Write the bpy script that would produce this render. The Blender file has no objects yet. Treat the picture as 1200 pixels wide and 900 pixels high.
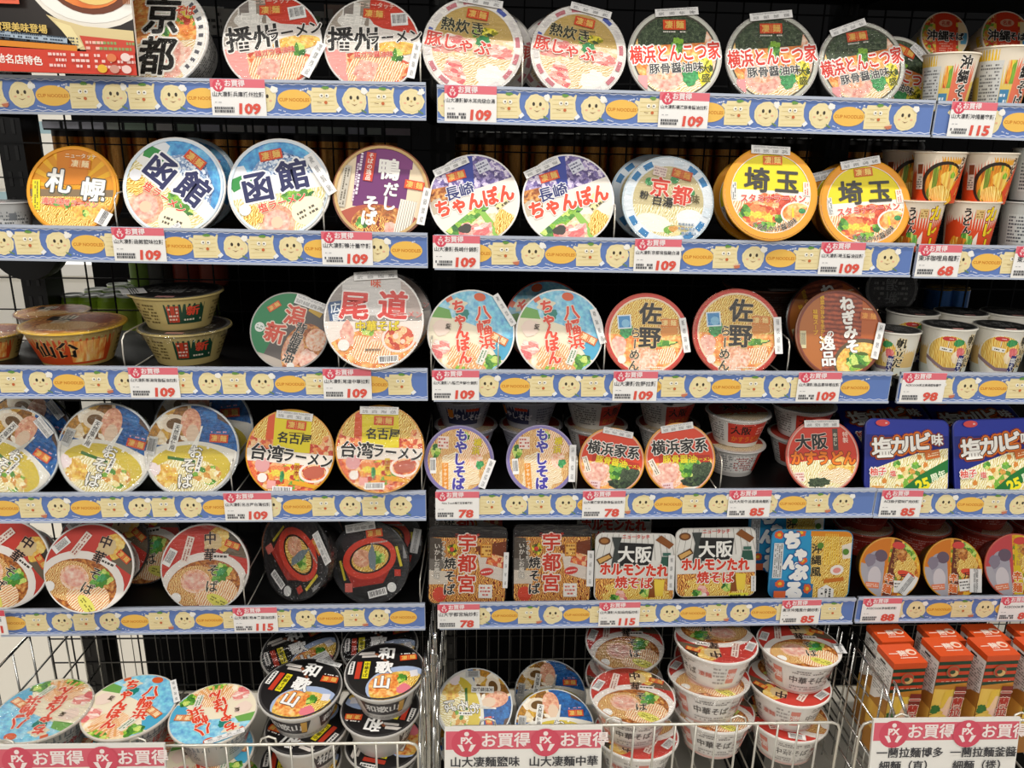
import bpy, math, random
from mathutils import Matrix, Vector
R_ = math.radians
S = bpy.context.scene
COL = S.collection
random.seed(7)

# ------------------------------------------------------------------ camera
CX, CD, YAW, PIT, ROL, EYE, FPX = 0.0664, 1.1487, 0.0432, 0.2931, 0.0193, 1.5, 900.0
fwd = Vector((math.sin(YAW)*math.cos(PIT), math.cos(YAW)*math.cos(PIT), -math.sin(PIT)))
r0 = fwd.cross(Vector((0, 0, 1))).normalized()
u0 = r0.cross(fwd)
rgt = r0*math.cos(ROL) + u0*math.sin(ROL)
upv = u0*math.cos(ROL) - r0*math.sin(ROL)
CAM = Vector((CX, -CD, EYE))
cd = bpy.data.cameras.new('camera'); cam = bpy.data.objects.new('camera', cd); COL.objects.link(cam)
cam.matrix_world = Matrix(((rgt.x, upv.x, -fwd.x, CAM.x), (rgt.y, upv.y, -fwd.y, CAM.y), (rgt.z, upv.z, -fwd.z, CAM.z), (0, 0, 0, 1)))
cd.sensor_width = 36; cd.lens = FPX/1200*36; cd.clip_start = .02
S.camera = cam
def up(px, py, Y):
    "the point of the vertical plane Y seen at photograph pixel (px, py)"
    d = fwd*FPX + rgt*(px-600) - upv*(py-450)
    t = (Y + CD)/d.y
    return CAM + d*t
def ppm(P):
    "photograph pixels per metre at point P"
    return FPX/((P-CAM).dot(fwd))

# ------------------------------------------------------------------ light
S.view_settings.view_transform = 'Standard'; S.view_settings.look = 'None'
S.view_settings.gamma = 1; S.view_settings.use_curve_mapping = False
S.view_settings.exposure = -0.12
w = bpy.data.worlds.new('world'); S.world = w; w.use_nodes = True
w.node_tree.nodes['Background'].inputs[0].default_value = (1, .97, .92, 1)
w.node_tree.nodes['Background'].inputs[1].default_value = .29
def lamp(name, loc, sx, sy, power, rot=(0, 0, 0)):
    l = bpy.data.lights.new(name, 'AREA'); l.shape = 'RECTANGLE'; l.size = sx; l.size_y = sy
    l.energy = power; l.color = (1, .965, .91)
    o = bpy.data.objects.new(name, l); o.location = loc; o.rotation_euler = rot; COL.objects.link(o)
lamp('ceiling_lamp', (.2, -.46, 2.95), 4.5, .07, 54)
lamp('ceiling_lamp', (.2, -2.3, 2.6), 4.5, .4, 58, (R_(40), 0, 0))  # fill added behind the camera, set low and tilted to reach into the shelves
lamp('ceiling_lamp', (-1.5, 2.4, 2.9), 3, .6, 95)

# ------------------------------------------------------------------ materials
_m = {}
def lin(h):
    o = []
    for k in (0, 2, 4):
        c = int(h[k:k+2], 16)/255
        o.append(c/12.92 if c <= .04045 else ((c+.055)/1.055)**2.4)
    return (*o, 1)
def M(h, rough=.42, metal=0, coat=0, alpha=None, spec=.5):
    k = (h, rough, metal, coat, alpha, spec)
    if k in _m: return _m[k]
    m = bpy.data.materials.new('print_'+h); m.use_nodes = True
    b = m.node_tree.nodes['Principled BSDF']
    b.inputs['Base Color'].default_value = lin(h); b.inputs['Roughness'].default_value = rough
    b.inputs['Metallic'].default_value = metal; b.inputs['Coat Weight'].default_value = coat
    b.inputs['Specular IOR Level'].default_value = spec
    if alpha is not None: b.inputs['Alpha'].default_value = alpha
    _m[k] = m
    return m
FOOD = {}
def food(name, kind, cols, scale=6, dist=1.5, rot=0, stretch=1, rough=.42):
    m = bpy.data.materials.new('food_'+name); m.use_nodes = True
    nt = m.node_tree; N = nt.nodes; L = nt.links; b = N['Principled BSDF']; b.inputs['Roughness'].default_value = rough
    tc = N.new('ShaderNodeTexCoord'); mp = N.new('ShaderNodeMapping'); L.new(tc.outputs['Object'], mp.inputs[0])
    mp.inputs['Rotation'].default_value[2] = R_(rot); mp.inputs['Scale'].default_value = (1, stretch, .05)
    rp = N.new('ShaderNodeValToRGB'); e = rp.color_ramp.elements
    while len(e) < len(cols): e.new(.5)
    n = len(cols)
    for i, c in enumerate(cols):
        e[i].color = lin(c)
        e[i].position = i/n if kind == 'v' else .25+.5*i/max(1, n-1)
    if kind == 'v':
        rp.color_ramp.interpolation = 'CONSTANT'
        ns = N.new('ShaderNodeTexNoise'); ns.inputs['Scale'].default_value = scale*.7
        mx = N.new('ShaderNodeMixRGB'); mx.inputs[0].default_value = .12; L.new(mp.outputs[0], ns.inputs[0])
        L.new(mp.outputs[0], mx.inputs[1]); L.new(ns.outputs['Color'], mx.inputs[2])
        t = N.new('ShaderNodeTexVoronoi'); t.inputs['Scale'].default_value = scale; L.new(mx.outputs[0], t.inputs['Vector'])
        sp = N.new('ShaderNodeSeparateColor'); L.new(t.outputs['Color'], sp.inputs[0]); L.new(sp.outputs[0], rp.inputs[0])
    elif kind == 'w':
        t = N.new('ShaderNodeTexWave'); t.inputs['Scale'].default_value = scale; t.inputs['Distortion'].default_value = dist
        t.inputs['Detail'].default_value = 1; t.inputs['Detail Scale'].default_value = 1.2
        L.new(mp.outputs[0], t.inputs[0]); L.new(t.outputs['Fac'], rp.inputs[0])
    else:
        t = N.new('ShaderNodeTexNoise'); t.inputs['Scale'].default_value = scale; t.inputs['Detail'].default_value = 4
        t.inputs['Distortion'].default_value = dist; L.new(mp.outputs[0], t.inputs[0]); L.new(t.outputs['Fac'], rp.inputs[0])
    fn = N.new('ShaderNodeTexNoise'); fn.inputs['Scale'].default_value = scale*3.2; fn.inputs['Detail'].default_value = 5; L.new(mp.outputs[0], fn.inputs[0])
    fr = N.new('ShaderNodeValToRGB'); fr.color_ramp.elements[0].position = .32; fr.color_ramp.elements[1].position = .66; L.new(fn.outputs['Fac'], fr.inputs[0])
    ov = N.new('ShaderNodeMixRGB'); ov.blend_type = 'OVERLAY'; ov.inputs[0].default_value = .4; L.new(rp.outputs[0], ov.inputs[1]); L.new(fr.outputs[0], ov.inputs[2])
    L.new(ov.outputs[0], b.inputs['Base Color'])
    FOOD[name] = m
food('noodle', 'w', ['b8641c', 'e6a850', 'f6dc9c'], 9, 9)
food('noodle_pale', 'w', ['d8b070', 'f0dcae', 'fff4dc'], 7, 7, 60)
food('noodle_yellow', 'w', ['c88a18', 'f0c040', 'fae690'], 7, 9, 30)
food('noodle_cream', 'w', ['d6c27a', 'f0e4b0', 'fbf5d6'], 6, 8, 20)
food('noodle_fan', 'w', ['e09060', 'f8cf98', 'fff0cc'], 6, 3, 20)
food('noodle_saucy', 'w', ['7a2408', 'd0601c', 'f09438', 'f8c468'], 7, 12)
food('broth_brown', 'n', ['5e2810', '9a5020', 'd08a40', 'ecc080'], 5)
food('broth_orange', 'n', ['c0501c', 'e88438', 'f6b868', 'fbe0a8'], 4)
food('broth_red', 'v', ['c8442a', 'e8703c', 'f09a58', 'f6c894', 'd85a40', 'f4b078'], 11)
food('broth_gold', 'n', ['c88c30', 'e8b850', 'f6dc90'], 4)
food('broth_white', 'n', ['e0c090', 'f4dcb4', 'fdf2dc'], 4)
food('greens', 'v', ['4c8a2c', '88b838', 'c8dc70', '2e6a28', '6aa84a'], 9)
food('greens_mix', 'v', ['e8d088', '7ab03c', 'f0e0a0', 'd89a48', '4e8a30', 'f6ecc0'], 9)
food('green_dark', 'v', ['20301c', '34482c', '4a5c38', '182418'], 16)
food('nori', 'n', ['141e14', '2c3a26', '48583c', '788468'], 14)
food('meat', 'n', ['c87850', 'e4a888', 'f2c8ac'], 4)
food('ham', 'n', ['dc9488', 'eeb8a4', 'f6d4c4'], 3)
food('pork', 'n', ['d07848', 'eeb08c', 'f8d8c0', 'e89a80'], 5)
food('pork_pink', 'v', ['e89088', 'f4c4b8', 'fbe4d8', 'e07070', 'fceee4', 'f2ac9c'], 6, stretch=2.5)
food('chili_mix', 'v', ['d86030', 'f0a040', 'e8d048', '78a838', 'c03c28', 'f2c488', 'e88850'], 10)
food('corn', 'v', ['d8c020', 'f0e040', '8a8a10', '3a4a1a', 'f4e868'], 14)
food('curry', 'v', ['d88820', 'f0b838', 'b86010', 'f6d468', 'e8a028', '78902c'], 8)
food('crowd', 'v', ['5878a8', 'c8d8ec', '8098c0', '3c5480', 'e8f0fa', '98b0d0'], 22)
food('sky', 'n', ['2a74b8', '58a8dc', 'a8dcf2'], 2.5, 1)
food('sky_pale', 'n', ['58acd4', '84c8e4', 'c4e6f0'], 2.5, 1)
food('sea_blue', 'n', ['0e3c78', '1c5a9c', '2c78b8'], 4)
food('purple_crowd', 'v', ['6a5a98', 'a898c4', '504078', 'd8cce0', '8878a8'], 14)
food('clam', 'v', ['c89838', '8a5a18', 'e8d4b0', '5c3a14', 'f2e8d4', 'b07c28'], 5)
food('wood', 'w', ['7a3018', '9a4424', 'a85030'], 3, 2, 90)
food('ink_gray', 'v', ['c8c4c0', 'a09c98', 'e0dcd8', '787470', 'd4d0cc'], 40, stretch=2.5)
food('ink_dark', 'v', ['282428', '5c585c', '141214', '8a868a', '38343a'], 30, stretch=2.5)
food('cloud', 'n', ['a8b4bc', 'd8dee2', 'f4f6f8'], 5)
food('can_label', 'w', ['a86020', 'f0b050', 'ffe0a0', 'b87828'], 9, 3)
food('body_gray', 'n', ['b4b0aa', 'd4d0ca', 'e8e4de'], 3)
food('spin', 'n', ['1c6a34', '3c9454', '60b070'], 5)
_c = FOOD['can_label'].node_tree.nodes['Principled BSDF']; _c.inputs['Metallic'].default_value = .85; _c.inputs['Roughness'].default_value = .32
def MM(x):
    if isinstance(x, bpy.types.Material): return x
    return FOOD[x] if x in FOOD else M(x)

BLACK = M('08080a', .5, spec=.25); BLACKM = M('0b0b0c', .45, spec=.3); STEEL = M('c8c8c4', .22, 1); WHITEP = M('f2f1ec', .5)
RAIL = M('b4bccc', .3); WIREW = M('d8d4c8', .3, .6)
def film_mat(name, base, scale, stretch, rot):
    m = bpy.data.materials.new(name); m.use_nodes = True
    nt = m.node_tree; N = nt.nodes; L = nt.links; N.remove(N['Principled BSDF'])
    out = N['Material Output']; mix = N.new('ShaderNodeMixShader'); tr = N.new('ShaderNodeBsdfTransparent')
    gl = N.new('ShaderNodeBsdfGlossy'); gl.inputs['Roughness'].default_value = .05
    fr = N.new('ShaderNodeLayerWeight'); fr.inputs['Blend'].default_value = .25
    ml = N.new('ShaderNodeMath'); ml.operation = 'MULTIPLY_ADD'; ml.inputs[1].default_value = .3; ml.inputs[2].default_value = base
    tc = N.new('ShaderNodeTexCoord'); mp = N.new('ShaderNodeMapping'); mp.inputs['Scale'].default_value = (1, stretch, 1)
    mp.inputs['Rotation'].default_value[2] = R_(rot)
    ns = N.new('ShaderNodeTexNoise'); ns.inputs['Scale'].default_value = scale; ns.inputs['Detail'].default_value = 3; ns.inputs['Distortion'].default_value = .8
    bp = N.new('ShaderNodeBump'); bp.inputs['Strength'].default_value = .5; bp.inputs['Distance'].default_value = .12
    L.new(tc.outputs['Object'], mp.inputs[0]); L.new(mp.outputs[0], ns.inputs[0]); L.new(ns.outputs['Fac'], bp.inputs['Height'])
    L.new(bp.outputs[0], gl.inputs['Normal']); L.new(bp.outputs[0], fr.inputs['Normal']); L.new(fr.outputs['Facing'], ml.inputs[0])
    L.new(ml.outputs[0], mix.inputs[0]); L.new(tr.outputs[0], mix.inputs[1]); L.new(gl.outputs[0], mix.inputs[2]); L.new(mix.outputs[0], out.inputs[0])
    return m
FILMS = [film_mat('film_a', .035, 2.2, 4, 25), film_mat('film_b', .03, 2.6, 5, -60), film_mat('film_c', .05, 1.8, 5, 75)]

# ------------------------------------------------------------------ object helpers
def tag(o, label, cat, group=None, kind=None):
    o['label'] = label; o['category'] = cat
    if group: o['group'] = group
    if kind: o['kind'] = kind
    return o
def link(name, me, parent=None, mw=None):
    o = bpy.data.objects.new(name, me); COL.objects.link(o)
    if parent is not None: o.parent = parent
    if mw is not None: o.matrix_local = mw
    return o
def empty(name, loc, rz=0):
    o = bpy.data.objects.new(name, None); COL.objects.link(o); o.location = loc; o.rotation_euler = (0, 0, rz); o.empty_display_size = .02
    return o
class MB:
    "collects faces of several materials into one mesh"
    def __init__(s): s.v = []; s.f = []; s.i = []; s.ms = []
    def mi(s, m):
        m = MM(m)
        if m not in s.ms: s.ms.append(m)
        return s.ms.index(m)
    def face(s, pts, m):
        k = len(s.v); s.v += [tuple(p) for p in pts]; s.f.append(tuple(range(k, k+len(pts)))); s.i.append(s.mi(m))
    def add(s, vs, fs, m):
        k = len(s.v); s.v += [tuple(p) for p in vs]; j = s.mi(m)
        for f in fs: s.f.append(tuple(q+k for q in f)); s.i.append(j)
    def box(s, x0, x1, y0, y1, z0, z1, m):
        v = [(x, y, z) for z in (z0, z1) for y in (y0, y1) for x in (x0, x1)]
        s.add(v, [(0, 2, 3, 1), (4, 5, 7, 6), (0, 1, 5, 4), (2, 6, 7, 3), (0, 4, 6, 2), (1, 3, 7, 5)], m)
    def tube(s, pts, r, m, n=6):
        pts = [Vector(p) for p in pts]; vs = []; fs = []
        for k, p in enumerate(pts):
            d = (pts[min(k+1, len(pts)-1)]-pts[max(k-1, 0)]).normalized()
            a = d.orthogonal().normalized() if k == 0 else (a-d*a.dot(d)).normalized()
            b = d.cross(a)
            vs += [p+(a*math.cos(2*math.pi*j/n)+b*math.sin(2*math.pi*j/n))*r for j in range(n)]
        for k in range(len(pts)-1):
            for j in range(n): fs.append((k*n+j, k*n+(j+1) % n, (k+1)*n+(j+1) % n, (k+1)*n+j))
        fs += [tuple(range(n-1, -1, -1)), tuple((len(pts)-1)*n+j for j in range(n))]
        s.add(vs, fs, m)
    def loft(s, outline, prof, m, cap0=False, cap1=True):
        "outline: unit polygon; prof: (scale, z[, material]) rings"
        n = len(outline)
        for k in range(len(prof)-1):
            (a, za, *ma), (b, zb, *_) = prof[k], prof[k+1]
            vs = [(x*a, y*a, za) for x, y in outline]+[(x*b, y*b, zb) for x, y in outline]
            s.add(vs, [(j+n, (j+1) % n+n, (j+1) % n, j) for j in range(n)], ma[0] if ma else m)
        if cap1: s.face([(x*prof[-1][0], y*prof[-1][0], prof[-1][1]) for x, y in reversed(outline)], m)
        if cap0: s.face([(x*prof[0][0], y*prof[0][0], prof[0][1]) for x, y in outline], m)
    def mesh(s, name, smooth=False):
        me = bpy.data.meshes.new(name); me.from_pydata(s.v, [], s.f)
        for m in s.ms: me.materials.append(m)
        me.polygons.foreach_set('material_index', s.i)
        if smooth: me.polygons.foreach_set('use_smooth', [True]*len(s.f))
        me.validate(); me.update()
        return me
    def obj(s, name, parent=None, mw=None, smooth=False): return link(name, s.mesh(name, smooth), parent, mw)
CIRC = [(math.cos(2*math.pi*k/56), math.sin(2*math.pi*k/56)) for k in range(56)]
def rrect(hw, hh, r, n=6):
    o = []
    for cx, cy, a in ((hw-r, hh-r, 0), (r-hw, hh-r, 90), (r-hw, r-hh, 180), (hw-r, r-hh, 270)):
        o += [(cx+r*math.cos(R_(a+90*k/n)), cy+r*math.sin(R_(a+90*k/n))) for k in range(n+1)]
    return o
def clip(poly, conv):
    for k in range(len(conv)):
        ax, ay = conv[k]; bx, by = conv[(k+1) % len(conv)]; out = []
        if not poly: return poly
        side = lambda p: (bx-ax)*(p[1]-ay)-(by-ay)*(p[0]-ax)
        for j in range(len(poly)):
            p, q = poly[j], poly[(j+1) % len(poly)]; sp, sq = side(p), side(q)
            if sp >= 0: out.append(p)
            if (sp >= 0) != (sq >= 0):
                t = sp/(sp-sq); out.append((p[0]+(q[0]-p[0])*t, p[1]+(q[1]-p[1])*t))
        poly = out
    return poly
_tx = {}
def glyphs(s, off):
    k = (s, round(off, 3))
    if k not in _tx:
        c = bpy.data.curves.new('t', 'FONT'); c.body = s; c.offset = off; c.resolution_u = 2
        o = bpy.data.objects.new('t', c); m = o.to_mesh()
        _tx[k] = ([(v.co.x, v.co.y) for v in m.vertices], [tuple(p.vertices) for p in m.polygons])
        o.to_mesh_clear(); bpy.data.objects.remove(o); bpy.data.curves.remove(c)
    return _tx[k]
class Art(MB):
    "flat print in layers, clipped to an outline; mapf bends it round a cup"
    def __init__(s, outline, step=.004, z=0., mapf=None, slab=.12):
        super().__init__(); s.o = outline; s.z = z; s.st = step; s.mapf = mapf; s.slab = slab
    def put(s, vs, fs, m):
        s.z += s.st
        if s.mapf: s.add([s.mapf(p[0], p[1], s.z+(p[2] if len(p) > 2 else 0)) for p in vs], fs, m)
        else: s.add([(p[0], p[1], s.z+(p[2] if len(p) > 2 else 0)) for p in vs], fs, m)
    def poly(s, pts, m, noclip=False):
        a = sum(p[0]*q[1]-q[0]*p[1] for p, q in zip(pts, pts[1:]+pts[:1]))
        if a < 0: pts = pts[::-1]
        if s.o and not noclip: pts = clip(pts, s.o)
        if len(pts) < 3: return
        if s.mapf:
            x0 = min(p[0] for p in pts); x1 = max(p[0] for p in pts); n = max(1, math.ceil((x1-x0)/s.slab)); vs = []; fs = []
            for k in range(n):
                a, b = x0+(x1-x0)*k/n, x0+(x1-x0)*(k+1)/n
                q = clip(pts, [(a, -99), (b, -99), (b, 99), (a, 99)])
                if len(q) >= 3: fs.append(tuple(range(len(vs), len(vs)+len(q)))); vs += q
            s.put(vs, fs, m)
        else: s.put(pts, [tuple(range(len(pts)))], m)
    def ell(s, m, cx, cy, rx, ry=None, rot=0, n=28):
        ry = ry or rx; c, q = math.cos(R_(rot)), math.sin(R_(rot))
        s.poly([(cx+rx*math.cos(t)*c-ry*math.sin(t)*q, cy+rx*math.cos(t)*q+ry*math.sin(t)*c) for t in [2*math.pi*k/n for k in range(n)]], m)
    def rect(s, m, cx, cy, w_, h, rot=0):
        c, q = math.cos(R_(rot)), math.sin(R_(rot))
        s.poly([(cx+x*c-y*q, cy+x*q+y*c) for x, y in ((-w_/2, -h/2), (w_/2, -h/2), (w_/2, h/2), (-w_/2, h/2))], m)
    def blob(s, m, cx, cy, r, n=9, amp=.2, ry=None, seed=1):
        g = random.Random(seed+int(cx*37)); ry = ry or r; hs = [(h, g.uniform(.3, 1)*amp*.55, g.uniform(0, 6.3)) for h in (2, 3, 5, n)]
        pts = []
        for k in range(36):
            t = 2*math.pi*k/36; e = 1+sum(q*math.sin(h*t+p) for h, q, p in hs)
            pts.append((cx+r*e*math.cos(t), cy+ry*e*math.sin(t)))
        s.poly(pts, m)
    def text(s, t, x, y, h, m, rot=0, b=.02, ol=None, ow=.05, v=0, sx=1, sk=0, gap=1.0):
        c, q = math.cos(R_(rot)), math.sin(R_(rot)); dense = any(ord(g) >= 0x3000 and ord(g) < 0xff00 for g in t); kan = any(ord(g) >= 0x3400 and ord(g) < 0xff00 for g in t)
        if kan and b > .02: b = .02+(b-.02)*.35
        for mat, off in ([(ol, b+ow)] if ol else [])+[(m, b)]:
            if v:
                items = [(g, 0, -(i-(len(t)-1)/2)*gap) for i, g in enumerate(t)]
            else: items = [(t, 0, 0)]
            if dense and off > .012:
                n = 6 if off < .035 else 8 if off < .08 else 12; e0 = .008; rr = off-e0
                sq = 1.25 if off == b and kan else 1; ring = [(0, 0)]+[(rr*sq*math.cos(2*math.pi*k/n+.5), rr/sq*math.sin(2*math.pi*k/n+.5)) for k in range(n)]
            else: ring = [(0, 0)]; e0 = off
            V = []; F = []
            for g, dx, dy in items:
                vs, fs = glyphs(g, e0)
                if not vs: continue
                bs, _ = glyphs(g, 0.0)
                mx = (min(p[0] for p in bs)+max(p[0] for p in bs))/2
                if v and g == 'ー': vs = [(-(p[1]-.36)+mx, p[0]-mx+.36) for p in vs]
                for ri, (ax, ay) in enumerate(ring):
                    k = len(V)
                    for p in vs:
                        a = (p[0]-mx+ax)*sx*h+dx; e = (p[1]-.36+dy+ay)*h; a += sk*e
                        V.append((x+a*c-e*q, y+a*q+e*c, -ri*s.st*.07))
                    F += [tuple(j+k for j in f) for f in fs]
            s.put(V, F, mat)
    def fine(s, m, cx, cy, w_, h, rows=3, rot=0, seed=0, dens=.75, thick=.5):
        g = random.Random(seed+int(cx*97)+int(cy*31)); c, q = math.cos(R_(rot)), math.sin(R_(rot)); V = []; F = []
        for r in range(rows):
            y0 = -h/2+h*(r+.5-thick/2)/rows; y1 = y0+h/rows*thick; x = -w_/2
            while x < w_/2:
                l = min(w_/2-x, h/rows*(.3+g.random()*.5))
                if g.random() < dens:
                    k = len(V); V += [(cx+a*c-e*q, cy+a*q+e*c) for a, e in ((x, y0), (x+l, y0), (x+l, y1), (x, y1))]; F.append((k, k+1, k+2, k+3))
                x += l+h/rows*.18
        s.put(V, F, m)
    def bars(s, cx, cy, w_, h, rot=0, bg='f4f2ee', m='38363a'):
        s.rect(bg, cx, cy, w_, h, rot); g = random.Random(int(cx*53)); c, q = math.cos(R_(rot)), math.sin(R_(rot)); V = []; F = []; x = -w_*.42
        while x < w_*.4:
            l = w_*(.012+.03*g.random()); k = len(V)
            V += [(cx+a*c-e*q, cy+a*q+e*c) for a, e in ((x, -h*.3), (x+l, -h*.3), (x+l, h*.38), (x, h*.38))]; F.append((k, k+1, k+2, k+3)); x += l+w_*(.015+.03*g.random())
        s.put(V, F, m)
    def logo(s, cx, cy, w_=.5, rot=0, bg='d8481c', fg='e8c060'):
        c, q = math.cos(R_(rot)), math.sin(R_(rot)); s.rect(bg, cx, cy, w_, w_*.45, rot)
        for g, d in (('凄', -.24), ('麺', .24)): s.text(g, cx+d*w_*c, cy+d*w_*q, w_*.36, fg, rot, .03)
        s.rect(fg, cx, cy, w_*.02, w_*.34, rot)
    def ring(s, m, r0, r1, a0=0, a1=360, n=40):
        V = []; F = []; n = max(3, int(n*(a1-a0)/360))
        for k in range(n+1):
            t = R_(a0+(a1-a0)*k/n); V += [(r0*math.cos(t), r0*math.sin(t)), (r1*math.cos(t), r1*math.sin(t))]
        for k in range(n): F.append((2*k, 2*k+1, 2*k+3, 2*k+2))
        s.put(V, F, m)

# ------------------------------------------------------------------ printed lids (unit radius, y up)
def below(a, m, y0, y1=None): y1 = y0 if y1 is None else y1; a.poly([(-2, -2), (2, -2), (2, y1), (-2, y0)], m)
def curve_below(a, m, y0, bow, top=None):
    xs = [-1.2+2.4*k/20 for k in range(21)]
    a.poly([(x, y0+bow*(1-x*x)) for x in xs]+[(1.3, -2), (-1.3, -2)], m)
def d_kyoto(a):
    a.rect('broth_orange', 0, 0, 3, 3); below(a, 'noodle_pale', -.3, .1)
    a.blob('greens', .1, .25, .2, ry=.3); a.blob('ham', .45, -.45, .35); a.rect('chili_mix', .5, .45, .5, .35, -5)
    a.ring('f2efe8', .8, 1, -50, 65); 
    for k in range(9): a.rect('5a5860', .9*math.cos(R_(-40+k*11)), .9*math.sin(R_(-40+k*11)), .1, .07, k*11-40)
    a.text('京都', -.0, .02, .82, '14100c', 0, .045, 'f4efe4', .05, v=1, gap=1.02)
    a.text('そば', .5, .55, .22, 'd8401c', 0, .03, 'f8e8d0', .04)
def d_banshu(a):
    a.rect('ece4dc', 0, 0, 3, 3)
    a.poly([(-1.2, 2), (-.1, 2), (-.1, .1), (-1.2, -.1)], 'b0a496'); a.poly([(-.1, 2), (2, 2), (2, .2), (.2, .38), (-.1, .5)], 'd43c24')
    a.blob('e8e4dc', -.4, .55, .35, seed=3); a.rect('8a8078', -.55, .75, .2, .3); a.rect('968a7c', -.2, .65, .2, .5)
    curve_below(a, 'broth_red', -.42, .25); a.poly([(-1.2, -.1), (-.55, -.2), (-.4, -1.2), (-1.2, -1.2)], 'f0a098')
    a.ell('noodle_fan', .1, -.55, .62, .38, 8); a.ell('broth_gold', .5, -.05, .5, .16, 5); a.blob('greens', .55, -.2, .14)
    a.blob('ham', -.1, -.6, .25)
    a.text('兵庫', -.42, .5, .26, 'f8f4ec', -6, .03); a.text('播州', -.42, .08, .56, '17120f', 4, .035, 'f4eee6', .05); a.text('ラーメン', .48, .2, .3, '17120f', 9, .03, 'f4eee6', .05)
    a.logo(0, .68, .46); a.text('ニュータッチ', .05, .87, .13, 'f4d8c8', 0, .015)
    a.text('鶏ガラ醤油味', .05, -.22, .14, 'd83828', 6, .02, 'fae8d8', .03)
    a.bars(.55, .6, .36, .28, 8)
def rim_marks(a, rim, cols, n=14, r0=.84):
    a.ring(rim, r0, 1)
    for k in range(n):
        t = 360/n*k; a.ring(cols[k % len(cols)], r0+.04, .97, t+3, t+360/n-6)
def d_nekki(a):
    a.rect('c8a860', 0, 0, 3, 3); below(a, 'broth_white', .14, .2); a.blob('pork_pink', -.45, .02, .4, ry=.2); a.blob('pork_pink', .55, -.1, .3, ry=.16)
    below(a, 'noodle_pale', -.25, -.2); a.blob('pork_pink', -.35, -.6, .24, ry=.3); a.blob('spin', .2, .12, .14); a.blob('fdf6e6', .4, -.65, .3)
    a.blob('greens', .05, .3, .1); a.blob('corn', .3, .32, .2, ry=.09)
    rim_marks(a, 'eee9e2', ['c87880', 'ded8d4', '5060b0', 'ded8d4', 'c87880'], 16)
    a.text('熱炊き', -.25, .38, .3, '1c2014', -5, .03, 'e8d8a0', .03); a.text('豚しゃぶ', -.3, .02, .34, 'd8483c', -6, .04, 'f8ece0', .05)
    a.logo(.05, .66, .44, -6); a.fine('5a4a30', .1, .48, .4, .05, 1)
def d_yokohama(a):
    a.rect('broth_orange', 0, 0, 3, 3); a.poly([(-.8, .2), (.75, .3), (.8, 1.5), (-.9, 1.5)], 'nori'); below(a, 'noodle_pale', -.45)
    a.ell('ham', -.22, -.38, .42, .4); a.ell('pork', -.25, -.3, .3, .24); a.blob('spin', .32, -.42, .2, ry=.24); a.blob('greens', .05, .2, .14, ry=.2)
    a.poly([(.72, .6), (.95, .6), (1, -.6), (.75, -.7), (.6, 0)], 'pork'); a.blob('corn', .66, -.35, .17, ry=.34)
    a.ring('c8c8bc', .93, 1); a.ring('504c40', .9, .935)
    a.text('横浜とんこつ家', 0, .05, .42, 'd83420', 4, .045, 'f8f4ee', .075, sx=.68, gap=1); a.text('豚骨醤油味', .02, -.28, .24, '2a2c30', 3, .02, 'f0ece4', .05)
    a.text('大盛', .66, -.4, .2, '2a3010', 0, .02, 'e8e040', .03, v=1); a.rect('e8a0a0', -.72, -.6, .2, .3); a.logo(0, .68, .5)
    a.fine('e8e4d8', 0, .52, .5, .06, 1)
def d_okinawa(a):
    a.rect('chili_mix', 0, 0, 3, 3); a.poly([(-.45, 2), (.55, 2), (.45, -2), (-.35, -2)], 'e0401c'); a.rect('f0d8a8', .8, 0, .4, 1.2)
    a.rect('58a0c0', .85, -.1, .3, .5); a.ell('e8b090', .05, .55, .3, .16); a.text('沖縄', -.3, 0, .5, '1a1614', -3, .04, 'f6f0e6', .05); a.text('そば', .5, -.02, .36, '1a1614', -3, .04, 'f6f0e6', .05)
    a.fine('f4a890', .05, -.5, .6, .4, 4); a.text('名産', .05, .55, .2, 'c83018', 0, .02)
def d_sapporo(a):
    a.rect('e0940c', 0, 0, 3, 3)
    for k in range(9): t = R_(20+k*18); a.poly([(0, 0), (1.3*math.cos(t), 1.3*math.sin(t)), (1.3*math.cos(t+.13), 1.3*math.sin(t+.13))], 'f0b41c')
    a.rect('d88010', 0, .62, .7, 1); below(a, '887050', .08, -.06); below(a, 'noodle_yellow', -.1, -.22); a.blob('broth_gold', .4, -.5, .45, ry=.2); a.blob('chili_mix', -.1, -.3, .5, ry=.12)
    for x, y in ((-.1, -.35), (.3, -.55), (-.35, -.3), (-.15, -.05)): a.blob('greens', x, y, .08)
    a.text('札', -.3, .2, .58, 'f6f4ee', -8, .045, '5a5850', .05); a.text('幌', .48, -.02, .56, 'f6f4ee', -8, .045, '5a5850', .05)
    a.text('濃厚味噌ラーメン', -.05, -.3, .16, 'e86858', -6, .02, 'faf0d8', .03); a.rect('e8d820', -.8, -.1, .17, .7); a.fine('3a3810', -.8, -.1, .62, .1, 2, 90)
    a.logo(.18, .6, .48, -6, 'd87810', 'f8e0b0'); a.text('ニュータッチ', .2, .78, .12, 'f8e8c8', -4, .015); a.ring('f0a018', .94, 1)
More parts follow.
